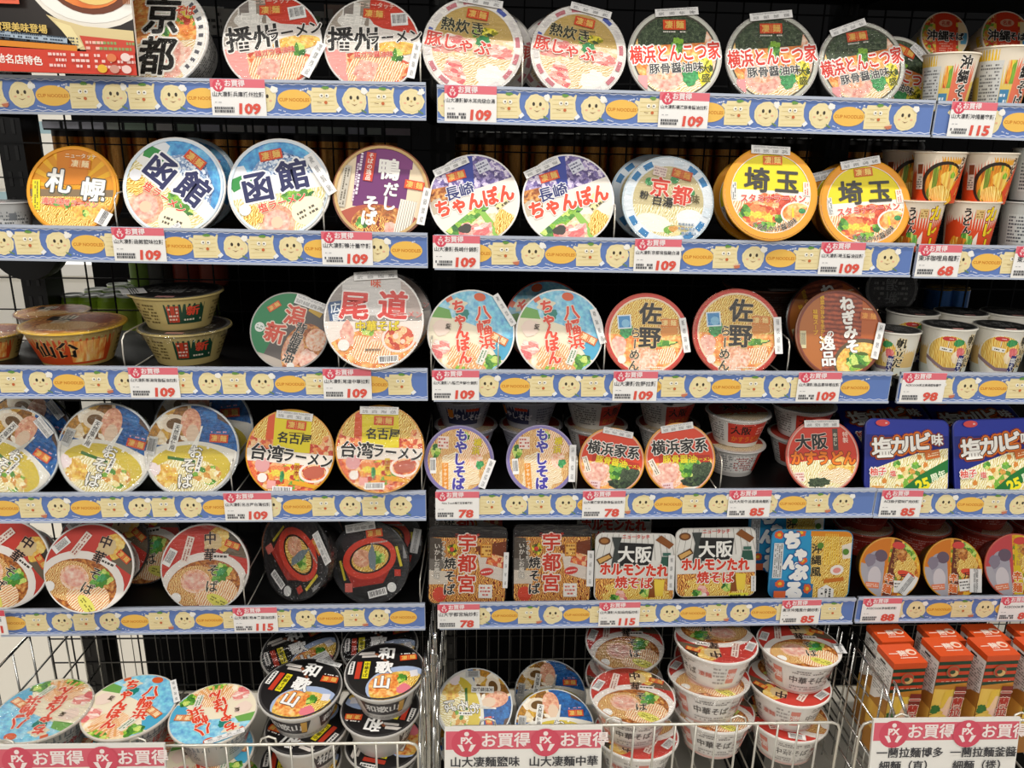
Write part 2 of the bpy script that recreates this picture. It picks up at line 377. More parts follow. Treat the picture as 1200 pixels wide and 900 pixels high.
def d_hakodate(a):
    a.rect('sky', 0, 0, 3, 3); a.poly([(-.3, .62), (.2, .75), (.62, .5), (1.2, -.5), (.2, .2), (-.6, .3)], 'crowd'); a.poly([(-1.2, .3), (-.4, .34), (1.2, .1), (1.2, -.4), (-1.2, -.1)], 'f2f0ea')
    a.poly([(-1.2, .62), (-.6, .6), (-.5, .25), (-1.2, .2)], 'e4e8ec'); a.poly([(-1, .35), (-.5, .45), (-.45, .25), (-.9, .1)], '2c9040')
    below(a, 'noodle_cream', .0, -.2); a.ell('meat', -.18, -.68, .36); a.ell('ham', -.18, -.68, .26); a.ell('e8c8a8', -.18, -.68, .12)
    a.blob('greens', .35, -.22, .34, ry=.14); a.ell('f6eecc', .5, -.58, .36, .3); a.fine('5a5040', .5, -.58, .5, .2, 2, 18)
    a.blob('noodle_yellow', -.62, -.45, .2)
    for g, x, y in (('函', -.42, .1), ('館', .32, .2)): a.text(g, x, y, .66, '1e2258', 0, .05, 'f4f4f4', .055)
    a.text('塩ラーメン', 0, -.3, .2, 'd83820', 5, .03, 'f8ecd0', .04); a.logo(-.02, .7, .46); a.ell('e8e8ec', -.75, -.3, .12); a.ring('d8e4ee', .95, 1)
def d_kamo(a):
    a.rect('e4d0b0', 0, 0, 3, 3); a.poly([(-.62, 2), (.62, 2), (.52, -.35), (-.58, -.35)], '6c2468'); a.rect('7c3074', .2, .75, .8, .4); curve_below(a, 'b05038', -.62, .36)
    a.ell('broth_brown', .05, -.72, .62, .44); a.ell('noodle_saucy', -.1, -.75, .4, .26); a.blob('greens', -.35, -.7, .12); a.blob('ham', .3, -.8, .18)
    a.poly([(.42, -.1), (.78, -.14), (.62, -1.2), (.3, -1.2)], 'f0e8da')
    for k in range(7): a.poly([(.45+k*.05, -.12), (.46+k*.05, -.12), (.36+k*.05, -1), (.34+k*.05, -1)], 'a89888')
    a.text('鴨', .12, .5, .48, 'f8f4ec', 0, .045); a.text('だし', .2, -.08, .32, 'f8f4ec', 0, .04, v=1, gap=.95); a.text('そば', -.2, -.42, .34, 'f8f4ec', 0, .045, v=1, gap=.95)
    a.rect('d04028', -.3, .52, .2, .62, -3); a.text('そばの逸品', -.3, .52, .12, 'f8e8d8', -3, .02, v=1); a.fine('e8d8e4', -.5, .35, .9, .1, 1, 87); a.fine('d8c4d4', -.56, .2, .9, .08, 1, 87)
    a.logo(.68, .22, .42, -4); a.rect('c0b8a8', -.78, .05, .16, .9, -4); a.fine('605848', -.78, .05, .8, .12, 2, 86)
    a.ring('c8a468', .94, 1)
def d_nagasaki(a):
    a.rect('ece4d8', 0, 0, 3, 3); a.poly([(-2, 2), (2, 2), (2, .3), (.3, .22), (-2, .16)], 'purple_crowd'); a.poly([(-.3, 2), (.45, 2), (.1, .35), (-.1, .2)], '2c3c98')
    a.poly([(-1.3, .5), (-.5, .45), (-.6, 0), (-1.3, -.1)], 'broth_brown'); a.blob('c8b8a0', -.85, .05, .2)
    curve_below(a, 'broth_white', -.75, .35); a.poly([(-1, -.6), (.2, -.1), (.25, -.3), (-.7, -.75)], 'greens'); a.poly([(0, -.3), (.15, -.35), (.4, -.95), (.2, -1)], '90c050')
    a.blob('pork_pink', -.3, -.72, .24); a.blob('3c3830', -.4, -.6, .16, ry=.1); a.blob('noodle_yellow', .5, -.75, .28); a.blob('pork_pink', .05, -.75, .16)
    a.poly([(.35, -.12), (.75, .04), (.85, -.22), (.45, -.42)], 'f0e0a0'); a.fine('5a5030', .6, -.25, .4, .22, 2, 20)
    a.text('長崎', -.28, .25, .34, '28306c', -2, .03, 'ecebee', .05); a.text('ちゃんぽん', 0, -.05, .42, 'e04828', -2, .05, 'f8f0e8', .05, sx=.88)
    a.logo(-.25, .62, .44, 0); a.rect('d8d8e4', .4, .66, .3, .26, 10); a.fine('60607c', .4, .66, .26, .22, 3, 10)
def d_kyoto_white(a):
    a.rect('cfc090', 0, 0, 3, 3); below(a, 'noodle_cream', -.12, -.08); a.ell('fbf6e6', -.3, -.5, .4, .2, -12); a.ell('greens_mix', .2, -.65, .28, .12); a.ell('fdfaf2', .5, -.35, .3, .2)
    rim_marks(a, 'e6edf2', ['e6edf2', '3080b8', '3080b8', 'dce8f0'], 16, .8)
    for x, y in ((-.45, .42), (.12, .5), (.5, .22)): a.ell('spin', x, y, .09)
    a.text('京', -.2, .3, .46, 'd83c28', -4, .05, 'f4e8d4', .045); a.text('都', .3, .14, .46, 'd83c28', -4, .05, 'f4e8d4', .045); a.text('粉', -.55, .1, .2, '1c1a18', -6, .03); a.text('白湯', -.12, -.02, .24, '1c1a18', -6, .03); a.text('味', .6, .08, .22, '5a5028', 0, .02)
    a.logo(.28, .62, .46, -12, 'cc5428', 'e0a040'); a.rect('e8d4c8', -.22, .66, .3, .22, -10); a.fine('b09090', -.22, .66, .26, .18, 3, -10); a.fine('90a0b0', .45, -.6, .4, .3, 3)
def d_saitama(a):
    a.rect('ecd81c', 0, 0, 3, 3); a.poly([(-2, .12), (2, .0), (2, -.4), (-2, -.4)], 'f4ece0'); below(a, 'noodle_fan', -.18, -.18); a.blob('broth_red', .05, -.3, .5, ry=.3); a.blob('chili_mix', -.35, -.5, .42, ry=.25); a.blob('greens', -.55, -.4, .12); a.blob('greens', -.1, -.72, .2, ry=.1); a.blob('greens', .18, -.55, .1)
    a.ell('f4e8e0', .55, -.42, .34, .25, 8); a.ell('broth_orange', .55, -.42, .3, .21, 8); a.rect('f0d030', .48, -.42, .05, .2); a.ell('spin', .68, -.38, .08, .06)
    a.ring('ee9c1c', .87, 1); a.ring('f4ece4', .86, .875)
    a.text('埼', -.3, .28, .56, '3c3a36', -3, .05); a.text('玉', .36, .25, .54, '3c3a36', -3, .05)
    a.text('スタミナラーメン', .05, -.12, .19, 'd84030', 0, .03, 'f8e8dc', .03, sx=.95); a.logo(.05, .72, .42, 0, 'd86820', 'f8d878'); a.rect('eee4d8', .78, .1, .14, .3); a.fine('d06050', .78, .1, .26, .1, 2, 90); a.rect('dcdcd8', -.8, .05, .1, .36); a.fine('505050', -.8, .05, .34, .08, 2, 90)
    for k, g in enumerate('くあんかけ醤油味'): t = R_(-118+k*9.5); a.text(g, .78*math.cos(t), .78*math.sin(t), .14, '2a2620', math.degrees(t)+90, .02, 'f8e4c8', .03)
def d_niigata(a):
    a.rect('12804a', 0, 0, 3, 3); a.poly([(.05, 2), (2, 2), (2, -2), (-.5, -2), (-.3, 0)], '58504c'); curve_below(a, 'b0a498', -.9, .1); a.ell('broth_brown', .55, -.35, .55, .75); a.ell('meat', .3, -.45, .28, .45, 10); a.ell('pork', .75, .05, .28, .3); a.blob('ham', .75, -.5, .25)
    a.text('新', -.32, -.2, .56, 'd85038', 8, .05, 'ecd8c4', .05); a.text('潟', -.02, .42, .56, 'd85038', 8, .05, 'ecd8c4', .05); a.text('背脂醤油', .26, -.25, .3, '1c1814', 0, .02, 'ccc0b4', .04, v=1, gap=.95)
    a.logo(-.62, .45, .36, 55); a.ell('e4e8e0', -.75, -.2, .13); a.fine('6a8a74', -.75, -.2, .16, .14, 2); a.rect('c8a030', .45, .75, .36, .2, -10); a.ell('e4e0d8', .4, -.85, .1)
def d_onomichi(a):
    a.rect('9c948e', 0, 0, 3, 3); a.poly([(-.65, 2), (.6, 2), (.6, .1), (-.65, .1)], 'd4d0cc'); a.rect('30507c', -.78, .15, .3, .5, 8); a.text('広島', -.78, .15, .22, 'e8ecf0', 8, .02, v=1); a.poly([(.55, 1), (2, 1), (2, 0), (.6, .1)], 'b8a8a0')
    below(a, 'f0e4da', -.02, -.02); curve_below(a, 'broth_orange', -.55, .36); a.blob('noodle_fan', -.05, -.6, .5, ry=.26); a.poly([(-.05, -.25), (.38, -.2), (.36, -.42), (-.08, -.45)], 'pork'); a.blob('ham', -.55, -.3, .16, ry=.25); a.blob('greens', -.12, -.24, .13, ry=.09)
    a.ell('f4e4d8', .52, -.38, .36, .3, 10); a.ell('broth_red', .52, -.38, .31, .25, 10); a.ell('fbd8c0', .45, -.34, .06); a.ell('fbd8c0', .6, -.45, .05)
    a.text('尾', -.4, .3, .62, 'd83c34', -4, .06, 'f2e8e2', .05); a.text('道', .4, .3, .62, 'd83c34', -4, .06, 'f2e8e2', .05); a.text('中華そば', .08, -.13, .23, 'e8d020', 0, .035, '7a5a10', .035); a.text('味', .05, .78, .22, 'd0502c', 0, .04, 'e8d8cc', .04); a.text('ラーメン', .7, .12, .16, 'c85048', -4, .02, 'ece0d8', .03)
    a.bars(.3, -.82, .42, .16, 3); a.ell('f2ece4', -.62, -.52, .12); a.fine('807060', -.05, -.62, .4, .08, 1)
def d_yahata(a):
    a.rect('sky_pale', 0, 0, 3, 3); a.poly([(-2, .1), (-.6, .3), (.6, .1), (2, -.4), (2, -2), (-2, -2)], 'f0e4c8'); a.poly([(-2, .6), (-.6, .45), (-.5, .25), (-2, .1)], '70a850'); a.blob('e8dcc0', -.45, .62, .2, ry=.14); a.blob('1c8074', -.3, .42, .16); a.ell('d85c2c', .05, .88, .14, .1); a.rect('d86034', -.7, .75, .16, .24, 40)
    a.poly([(.5, -.2), (1.2, .2), (1.2, -.5), (.75, -.5)], '4ca8cc'); curve_below(a, 'broth_white', -.72, .3); a.ell('noodle_fan', 0, -.62, .45, .4); a.blob('greens', .62, -.6, .2); a.blob('greens', -.05, -.92, .3, ry=.1); a.blob('pork_pink', -.65, -.5, .22); a.blob('sky_pale', .85, -.8, .2); a.blob('f0d8c8', -.7, .0, .22, ry=.18)
    for k in range(7): t = R_(-125+k*12); a.poly([(0, -.4), (.75*math.cos(t), -.2+.75*math.sin(t)), (.75*math.cos(t+.09), -.2+.75*math.sin(t+.09))], 'e8a868')
    r = 'e04428'
    a.text('八幡浜', .3, .18, .38, r, 18, .05, 'f6ead6', .04, v=1, gap=.95); a.text('ちゃんぽん', -.22, -.02, .33, r, 18, .05, 'f6ead6', .04, v=1, gap=.92)
    a.logo(.68, -.02, .42, -18, 'd87030', 'f8e0b0'); a.rect('e8e4d8', .36, -.5, .16, .4, -12); a.fine('508050', .36, -.5, .34, .13, 2, 78); a.text('愛', -.55, .05, .14, '443820', 0, .02)
def d_sano(a):
    a.rect('noodle_yellow', 0, 0, 3, 3); below(a, 'broth_orange', .05, -.05); a.blob('noodle', .55, .2, .35, ry=.2); a.ell('pork', -.05, -.55, .36, .3); a.rect('fan' if 0 else 'noodle_fan', .5, -.5, .42, .36, 10); a.blob('greens', .4, -.2, .3, ry=.08); a.blob('spin', -.5, .1, .18); a.blob('ham', -.7, -.3, .2, ry=.26); a.rect('d88c40', .55, .1, .4, .2, 6)
    a.rect('e8f0f4', -.55, .32, .34, .34, 4); a.rect('4890c8', -.55, .32, .28, .28, 4); a.ell('88c0e0', -.52, .28, .1); a.logo(.55, .3, .42, 0, 'd87820', 'f4d890')
    a.ring('cc3828', .93, 1); a.ring('f2d8b8', .89, .935)
    a.text('佐野', .08, .22, .56, '221e1a', -2, .05, 'ecc888', .03, v=1, gap=1.05); a.text('らーめん', -.3, -.35, .27, '2a241e', -4, .02, 'f4e0b8', .04, v=1, gap=.98)
    a.ell('f4ece0', -.62, -.6, .1); a.fine('f8f0e0', .1, -.82, .6, .12, 2)
def d_negi(a):
    a.rect('wood', 0, 0, 3, 3); a.poly([(-2, 2), (-.45, 2), (-.35, -2), (-2, -2)], 'b06420'); a.poly([(.5, 2), (2, 2), (2, -.05), (.5, -.05)], 'b85c20'); a.ell('5a4a30', .55, -.62, .66, .55, 12); a.ell('broth_gold', .55, -.64, .6, .48, 12); a.blob('greens', .45, -.6, .3, ry=.2); a.blob('4c6420', .55, -.42, .14, ry=.04); a.blob('4c6420', .5, -.72, .2, ry=.04)
    a.text('ねぎみそ', .22, .22, .34, 'f6f2ea', 10, .05, '5a2818', .03, v=1, gap=.98); a.text('の', -.22, -.02, .18, 'f6f2ea', 8, .03); a.text('逸品', -.26, -.42, .36, 'f6f2ea', 8, .05, '5a2818', .03, v=1); a.text('野菜の旨みを生かした', -.42, .3, .11, 'e8b428', 4, .02, v=1); a.text('味噌スープ', -.58, .22, .12, 'e8b428', 4, .02, v=1)
    a.bars(-.85, -.2, .14, .4, 4, 'd0c498'); a.logo(.66, .46, .4, 0, 'c06024', 'e8a048'); a.fine('e8c8a0', .66, .62, .4, .07, 1); a.ring('7a3018', .96, 1)
def d_shio(a):
    a.rect('sea_blue', 0, 0, 3, 3); a.poly([(-2, 2), (-.1, 1.2), (.12, .5), (.02, .1), (-2, .2)], 'clam'); a.ell('e8d8c0', -.38, .6, .26, .2, 10); a.ell('6a4818', -.38, .6, .17, .12, 10); a.ell('meat', -.02, .6, .22, .34); a.ell('e4c8ac', .02, .38, .14, .2)
    a.poly([(.55, .72), (.85, .55), (1.2, .9), (.5, 1.2)], '5a4030')
    a.poly([(-1.02, -.02)]+[(x, .0+.22*math.cos(x*1.55)) for x in [-.95+.1*k for k in range(20)]]+[(1.03, -.05), (1.2, -2), (-1.2, -2)], 'e4e0d4')
    a.ell('d4bc40', 0, -.38, .88, .52); a.ell('noodle_cream', -.1, -.55, .75, .4); a.blob('greens_mix', .35, -.5, .34, ry=.2); a.blob('broth_gold', -.5, -.55, .24); a.poly([(-.5, -.1), (.1, -.2), (.1, -.26), (-.5, -.17)], '3c7030'); a.blob('f0e0e0', -.78, -.4, .14)
    a.rect('efece4', -.36, .3, .18, .62, -14); a.text('天然塩使用', -.36, .3, .115, '2a2828', -14, .02, v=1); a.rect('efece4', .18, -.28, .1, .36, -14); a.fine('504c48', .18, -.28, .32, .08, 1, 76)
    k, o = '2c2a2c', 'f2efe6'
    a.poly([(.2, .55), (.25, .55), (.12, .05), (-.06, -.02), (-.05, -.06), (.1, -.03)], o); a.poly([(.37, .12), (.33, .07), (.37, .04), (.41, .08)], o)
    a.text('お', .12, -.02, .3, o, 0, .02, k, .04); a.text('そ', -.05, -.32, .34, o, 0, .02, k, .04); a.text('ば', -.1, -.66, .34, o, 0, .02, k, .04)
    a.logo(.6, .28, .4, -3); a.fine('e8a8b8', .6, .42, .34, .06, 1); a.bars(-.84, .12, .2, .4, -12, 'c8c8c4'); a.ring('d4d0c8', .95, 1, 180, 360)
def d_taiwan(a):
    a.rect('broth_red', 0, 0, 3, 3); a.blob('noodle_yellow', -.6, .62, .34); a.blob('noodle_yellow', .6, .62, .34); a.poly([(-.55, 1.1), (-.35, 1.1), (-.3, .3), (-.6, .3)], 'e05828'); a.rect('e8d420', .02, .55, .86, 1.05)
    a.poly([(-2, .12), (2, -.05), (2, -.32), (-2, -.18)], 'efe4d8'); a.blob('chili_mix', .1, -.55, .6, ry=.3); a.rect('d8b828', .18, -.4, .12, .36); a.text('激辛', .18, -.4, .14, 'a02818', 0, .02, v=1); a.blob('spin', -.15, -.55, .05, ry=.14)
    a.ell('f6e6da', .58, -.42, .35, .24, 8); a.ell('broth_red', .58, -.42, .29, .19, 8); a.ell('c06048', .58, -.42, .25, .15, 8); a.poly([(.1, -.62), (.7, -.72), (.66, -.8), (.1, -.72)], 'e8a818'); a.ell('e0a0a0', -.62, -.3, .17); a.ell('f4ece4', -.6, -.6, .11); a.rect('f0a8a0', -.38, -.75, .2, .18)
    a.text('名古屋', .08, .345, .27, '1c1a16', -3, .03); a.text('台湾', -.52, -.02, .4, '1a1614', -4, .04, 'f4ece2', .04); a.text('ラーメン', .42, -.1, .34, '1a1614', -7, .03, 'f4ece2', .04, sx=.88); a.logo(.1, .66, .46, -3); a.fine('8a6a10', .1, .48, .4, .05, 1)
    a.bars(-.12, -.86, .46, .16, 0)
def d_moyashi(a):
    a.rect('noodle', 0, 0, 3, 3); a.blob('noodle_pale', 0, -.4, .6); a.blob('noodle_fan', .4, .4, .5); a.ell('pork', .5, .0, .2, .26); a.blob('spin', .62, -.1, .12); a.blob('greens', -.7, .25, .16, ry=.2); a.blob('greens', .1, .7, .16); a.rect('e8942c', -.38, -.5, .18, .8, 4); a.text('シャキシャキ', -.38, -.5, .13, 'f8e8c8', 4, .02, v=1)
    a.ring('8478b4', .93, 1)
    a.text('もやしそば', .03, .02, .38, '4238a0', 0, .05, 'f4ecec', .05, v=1, gap=.95); a.text('横', .52, .55, .24, 'e8d020', 0, .035, '8a6a10', .03); a.text('浜', .48, .3, .24, 'e8d020', 0, .035, '8a6a10', .03)
    a.rect('f0dcd0', -.5, .5, .32, .36); a.fine('c05848', -.5, .5, .28, .3, 3); a.bars(-.76, -.2, .18, .46, 4)
def d_iekei(a):
    a.rect('broth_orange', 0, 0, 3, 3); a.poly([(-2, 2), (2, 2), (2, -.16), (-2, -.02)], 'dc4424'); a.rect('b83018', .12, -.03, 1.5, .22, -5); a.ell('pork', -.4, -.45, .46, .4); a.ell('ham', -.45, -.4, .34, .3)
    a.blob('greens', .3, -.35, .4, ry=.3); a.blob('nori', .6, -.5, .34); a.blob('green_dark', .35, -.7, .4, ry=.16)
    a.text('横浜家系', .02, .34, .44, '1c1814', -2, .04, 'f4ece2', .055, sx=.95); a.text('豚骨醤油', -.02, -.02, .25, 'e8d428', -5, .035); a.text('ラーメン', .66, -.09, .13, 'e8d428', -5, .02); a.rect('f2e6d4', -.78, -.18, .17, .5, 22); a.fine('605040', -.78, -.18, .42, .12, 2, -68); a.rect('eed0d0', -.45, -.78, .32, .24); a.fine('b06868', -.45, -.78, .26, .18, 2); a.rect('f0ece0', .4, -.9, .8, .1)
    a.ring('e8a888', .96, 1)
def d_kasu(a):
    a.rect('cc3c28', 0, 0, 3, 3); curve_below(a, 'noodle_cream', -.2, .1); a.blob('broth_gold', .5, -.35, .4, ry=.26); a.blob('noodle_pale', .35, -.55, .5, ry=.2); a.blob('nori', -.15, -.72, .3, ry=.14); a.rect('4a463c', .38, .45, .15, .6); a.text('牛だし', .38, .45, .12, 'd8d0b8', 0, .02, v=1)
    a.text('大阪', -.3, .4, .46, '191614', 2, .05, 'e8d0c0', .03); a.text('かすうどん', .02, -.06, .4, 'e87818', -2, .05, '5a2a10', .04, sx=.92); a.rect('f2dcd0', -.68, -.55, .26, .26); a.fine('c06050', -.68, -.55, .22, .22, 3); a.fine('e8e0d0', 0, -.85, .8, .08, 1); a.text('特製', .66, .5, .16, 'f0c8b8', 0, .02, v=1)
    a.ring('d8a090', .96, 1)
def d_chuka(a):
    a.rect('c83c30', 0, 0, 3, 3); a.poly([(.1, 2), (2, 2), (2, .05), (.4, .35)], '6a5c48'); a.blob('broth_gold', .35, .72, .28); a.blob('d8c090', .15, .6, .22); a.blob('3c3428', .75, .75, .25)
    a.ell('f0e8e0', 0, -.42, 1.02, .78, 14); a.ell('broth_brown', 0, -.44, .86, .62, 14); a.ell('noodle', -.22, -.42, .6, .46, 14); a.ell('noodle_fan', .3, -.6, .5, .36, 14); a.ell('pork', -.2, -.32, .34, .28); a.ell('ham', -.2, -.32, .26, .2); a.blob('greens', .38, -.1, .22); a.blob('spin', .38, -.08, .1); a.ell('e8e068', .35, -.76, .28, .13, -25); a.fine('7a7420', .35, -.76, .36, .12, 2, -25)
    a.text('中華', .1, .5, .31, '181412', 4, .02, 'd8a890', .02, v=1, gap=1.25); a.text('そば', .2, -.24, .3, '181412', 0, .012, 'f4e4cc', .03, v=1, gap=1.25)
    a.rect('ecdcd0', -.42, .42, .17, .62, -12); a.fine('a05040', -.42, .42, .54, .13, 2, 78); a.rect('f4ece4', .36, .28, .36, .14, 0); a.fine('403830', .36, .28, .32, .1, 1); a.logo(.62, .56, .36, -18); a.bars(-.82, .22, .2, .42, -25); a.ell('f8f4ee', -.62, -.72, .12)
def d_black(a):
    a.rect('1c1a1a', 0, 0, 3, 3); a.blob('30282a', -.5, .6, .3); a.rect('2a2424', .3, .75, 1, .4, -8); a.ring('28282a', .9, 1)
    a.ell('c03024', 0, .08, .72, .5, 14); a.poly([(-.72, -.05), (-.45, -.62), (.35, -.5), (.7, .1)], 'a82c20'); a.ell('d84430', 0, .1, .72, .5, 14); a.ell('2c1810', .02, .1, .56, .36, 14); a.ell('noodle_yellow', .02, .1, .5, .32, 14); a.ell('meat', -.2, .1, .24, .22); a.blob('greens', .25, .12, .16); a.blob('7a8890', .08, .1, .1, ry=.3)
    a.rect('d8c838', .78, .15, .07, .5, 14); a.rect('c8b830', -.72, -.2, .06, .5, 14); a.logo(.15, .72, .44, 6); a.rect('c83c2c', .74, -.25, .16, .16); a.rect('d86c60', -.56, -.62, .2, .22); a.bars(.2, -.74, .5, .18, 14); a.ell('e8e8e4', .58, -.6, .12); a.fine('b8b0a8', .3, .5, .5, .08, 1, 8); a.rect('909090', .95, .3, .1, .4, 0)
def d_wakayama(a):
    a.rect('191718', 0, 0, 3, 3); a.ell('a8b8d8', .35, -.5, .82, .62, 14); a.ell('broth_gold', .33, -.58, .72, .52, 14); a.ell('broth_orange', .05, -.5, .44, .4); a.blob('noodle_yellow', .65, -.5, .32); a.blob('e87c88', .5, -.66, .2, ry=.15); a.blob('greens', .45, -.3, .14); a.rect('e8e4e8', .75, -.15, .2, .22, 8)
    a.rect('efece6', -.86, .16, .13, .46, -4); a.fine('404040', -.86, .16, .4, .1, 1, 86); a.rect('c83c24', -.68, .06, .13, .6, -4); a.rect('e8d824', -.48, .06, .16, .6, -4); a.text('中華そば', -.48, .06, .13, '2a2810', -4, .02, v=1)
    a.rect('d8d0c8', -.5, .66, .42, .1); a.rect('c8c0b8', -.42, .54, .4, .08); a.poly([(-.3, .62), (-.24, .66), (.2, .2), (.14, .16)], '8a4a28'); a.text('和歌山', -.02, .1, .46, 'f8f6f2', -4, .06, '2a2422', .03, v=1, gap=1.12)
    a.logo(.6, .42, .44, 4); a.fine('f0ece4', .6, .56, .4, .07, 1); a.ring('3a3838', .95, 1)
def d_spicy(a, left='d87c1c', strip='6a2c18'):
    a.rect('curry', 0, 0, 3, 3); a.poly([(-2, 2), (0, 2), (-.2, -2), (-2, -2)], left); a.poly([(-2, .15), (-.2, .0), (-.2, -2), (-2, -2)], 'b0acb4'); a.ell('a8a4b0', -.5, .1, .3, .42); a.ell('6a5868', -.35, .38, .22, .2); a.blob('8a8090', -.7, .2, .2); a.ell('d4ccd0', -.5, -.35, .22, .36)
    a.poly([(.05, 1), (.32, 1), (.1, -1.2), (-.2, -1.2)], strip); a.blob('greens', .55, .62, .3); a.blob('noodle_yellow', .5, .1, .4); a.blob('broth_brown', .35, .5, .2); a.text('辛麺', -.02, -.5, .32, 'e06818', -6, .05, 'f8ecd8', .05, v=1, gap=1.1); a.text('まぜそば', .14, .4, .2, 'c89850', -6, .03, v=1)
    a.ell('d84840', .2, .8, .22, .12); a.rect('f2e4d8', .75, -.35, .4, .5, -20); a.rect('e88058', -.55, -.62, .46, .2, 4); a.fine('f8e0d0', -.55, -.62, .4, .12, 2, 4); a.rect('f4f0ea', .38, -.55, .4, .4, 6); a.fine('605c58', .38, -.55, .34, .3, 3, 6); a.ell('e04c30', .55, -.12, .3, .12, -10); a.text('万', .45, -.22, .22, '2a2420', 10, .03)
def d_spicy_red(a):
    d_spicy(a, 'c8484c', 'e0c020'); a.rect('e8a878', .72, .5, .36, .36, 15); a.fine('303030', .72, .5, .3, .3, 2, 15)
def d_plain_dark(a):
    a.rect('201e1e', 0, 0, 3, 3); a.text('新潟', 0, .1, .5, '8a8a88', 0, .01, v=1); a.fine('8a8884', -.45, .1, .4, .8, 4); a.fine('8a8884', .5, .1, .4, .8, 4); a.rect('d89c94', .05, -.8, .4, .16); a.ring('6a6866', .92, 1)
def d_sendai_lid(a):
    a.rect('broth_brown', 0, 0, 3, 3); a.blob('wood', .1, .2, .6); a.ell('noodle', 0, -.3, .6, .4); a.rect('2c2824', -.4, .4, .5, .4); a.text('仙台', -.3, .3, .4, 'e8dcc4', 0, .04, v=1); a.ring('d8a030', .93, 1)
def d_white_lid(a):
    a.rect('c84434', 0, 0, 3, 3); curve_below(a, 'noodle_pale', -.3, .1); a.text('大阪', 0, .3, .5, '1c1814', 0, .04, 'ecd8c8', .04); a.text('うどん', 0, -.2, .36, 'e87818', 0, .04); a.ring('e4ded6', .93, 1)
# square trays
def d_karubi(a):
    a.rect('18247c', 0, 0, 3, 3); a.rect('2434a0', 0, .75, 2, .5); a.poly([(-.9, -.35), (-.3, -.12), (.4, .12), (1.1, .22), (1.1, -2), (-.9, -2)], 'noodle_cream'); a.blob('greens_mix', .1, -.5, .4, ry=.3)
    for x, y in ((.3, -.02), (-.1, -.32), (.45, -.2), (-.55, -.6)): a.blob('d88838', x, y, .06)
    for x, y in ((-.25, -.2), (.2, -.22), (.55, 0)): a.blob('greens', x, y, .09)
    a.poly([(-.15, -1.1), (1.1, -.3), (1.1, 0), (.3, -.45), (-.5, -1.1)], '1c7030'); a.text('25', .38, -.66, .34, 'f0e020', 20, .05); a.text('周年', .76, -.46, .2, 'e8f0d0', 22, .04)
    for g, x, y, h in (('塩', -.62, .18, .52), ('カ', -.24, .24, .44), ('ル', .07, .29, .44), ('ビ', .38, .35, .44), ('味', .72, .4, .3)): a.text(g, x, y, h, 'e87820', 4, .17, '9a3810', .05)
    for g, x, y, h in (('塩', -.62, .18, .52), ('カ', -.24, .24, .44), ('ル', .07, .29, .44), ('ビ', .38, .35, .44), ('味', .72, .4, .3)): a.text(g, x, y, h, 'f8f4ec', 4, .05, '4a2010', .04)
    a.rect('c86828', .6, .05, .36, .2, 12); a.fine('f0d8b0', .6, .05, .3, .1, 2, 12); a.ell('d84848', -.62, .78, .17, .08); a.fine('f8e0e0', -.62, .78, .22, .07, 1); a.text('柚子', -.72, -.38, .2, 'd84838', 4, .03, 'f4ece4', .1); a.text('塩', -.36, -.42, .15, 'd84838', 4, .03, 'f4ece4', .05); a.rect('d89848', -.72, -.8, .3, .16)
def d_utsu(a):
    a.rect('noodle_saucy', 0, 0, 3, 3); a.rect('181414', 0, .88, 3, .3); a.poly([(-2, .85), (-.7, .7), (-.55, -.1), (-2, -.1)], '50463c'); a.poly([(-2, .2), (-.5, .15), (-.8, -.3), (-2, -.2)], '787068'); a.poly([(.2, .5), (1.2, .7), (1.2, .2), (.4, .1)], '7a3818'); a.poly([(.25, .3), (1.2, -.05), (1.2, -.5), (.35, -.25)], 'e4d8cc'); a.poly([(-2, -.1), (-.55, -.16), (-.5, -.5), (-2, -.55)], 'd8ccbc'); a.rect('broth_red', .8, .12, .6, .3, -15); a.ell('d84830', -.72, -.78, .18, .2)
    a.text('宇都宮', -.02, .05, .5, 'd43820', 0, .04, 'f4e8dc', .06, v=1, gap=1.08); a.text('焼そば', -.46, -.3, .32, '181414', 0, .04, 'f0e4d4', .05, v=1, gap=1.08); a.text('いかしお風味', -.8, .1, .16, 'ece4d8', 0, .02, '201a16', .04, v=1); a.text('つるもち', -.64, .38, .14, 'ece4d8', 0, .02, '201a16', .04, v=1); a.blob('corn', -.4, .42, .14); a.ell('d84030', -.42, .42, .06)
    a.rect('d88c28', .48, .4, .3, .36); a.rect('f0c060', .48, .4, .24, .3); a.fine('a05810', .48, .4, .24, .3, 3); a.ell('d84038', .5, -.16, .18, .1, 10); a.fine('f8e8e0', .5, -.16, .28, .08, 1, 10); a.rect('f4eee6', .48, -.68, .36, .36); a.fine('d87060', .48, -.68, .28, .28, 3); a.text('ニュータッチ', -.02, .8, .11, 'd84030', 0, .02)
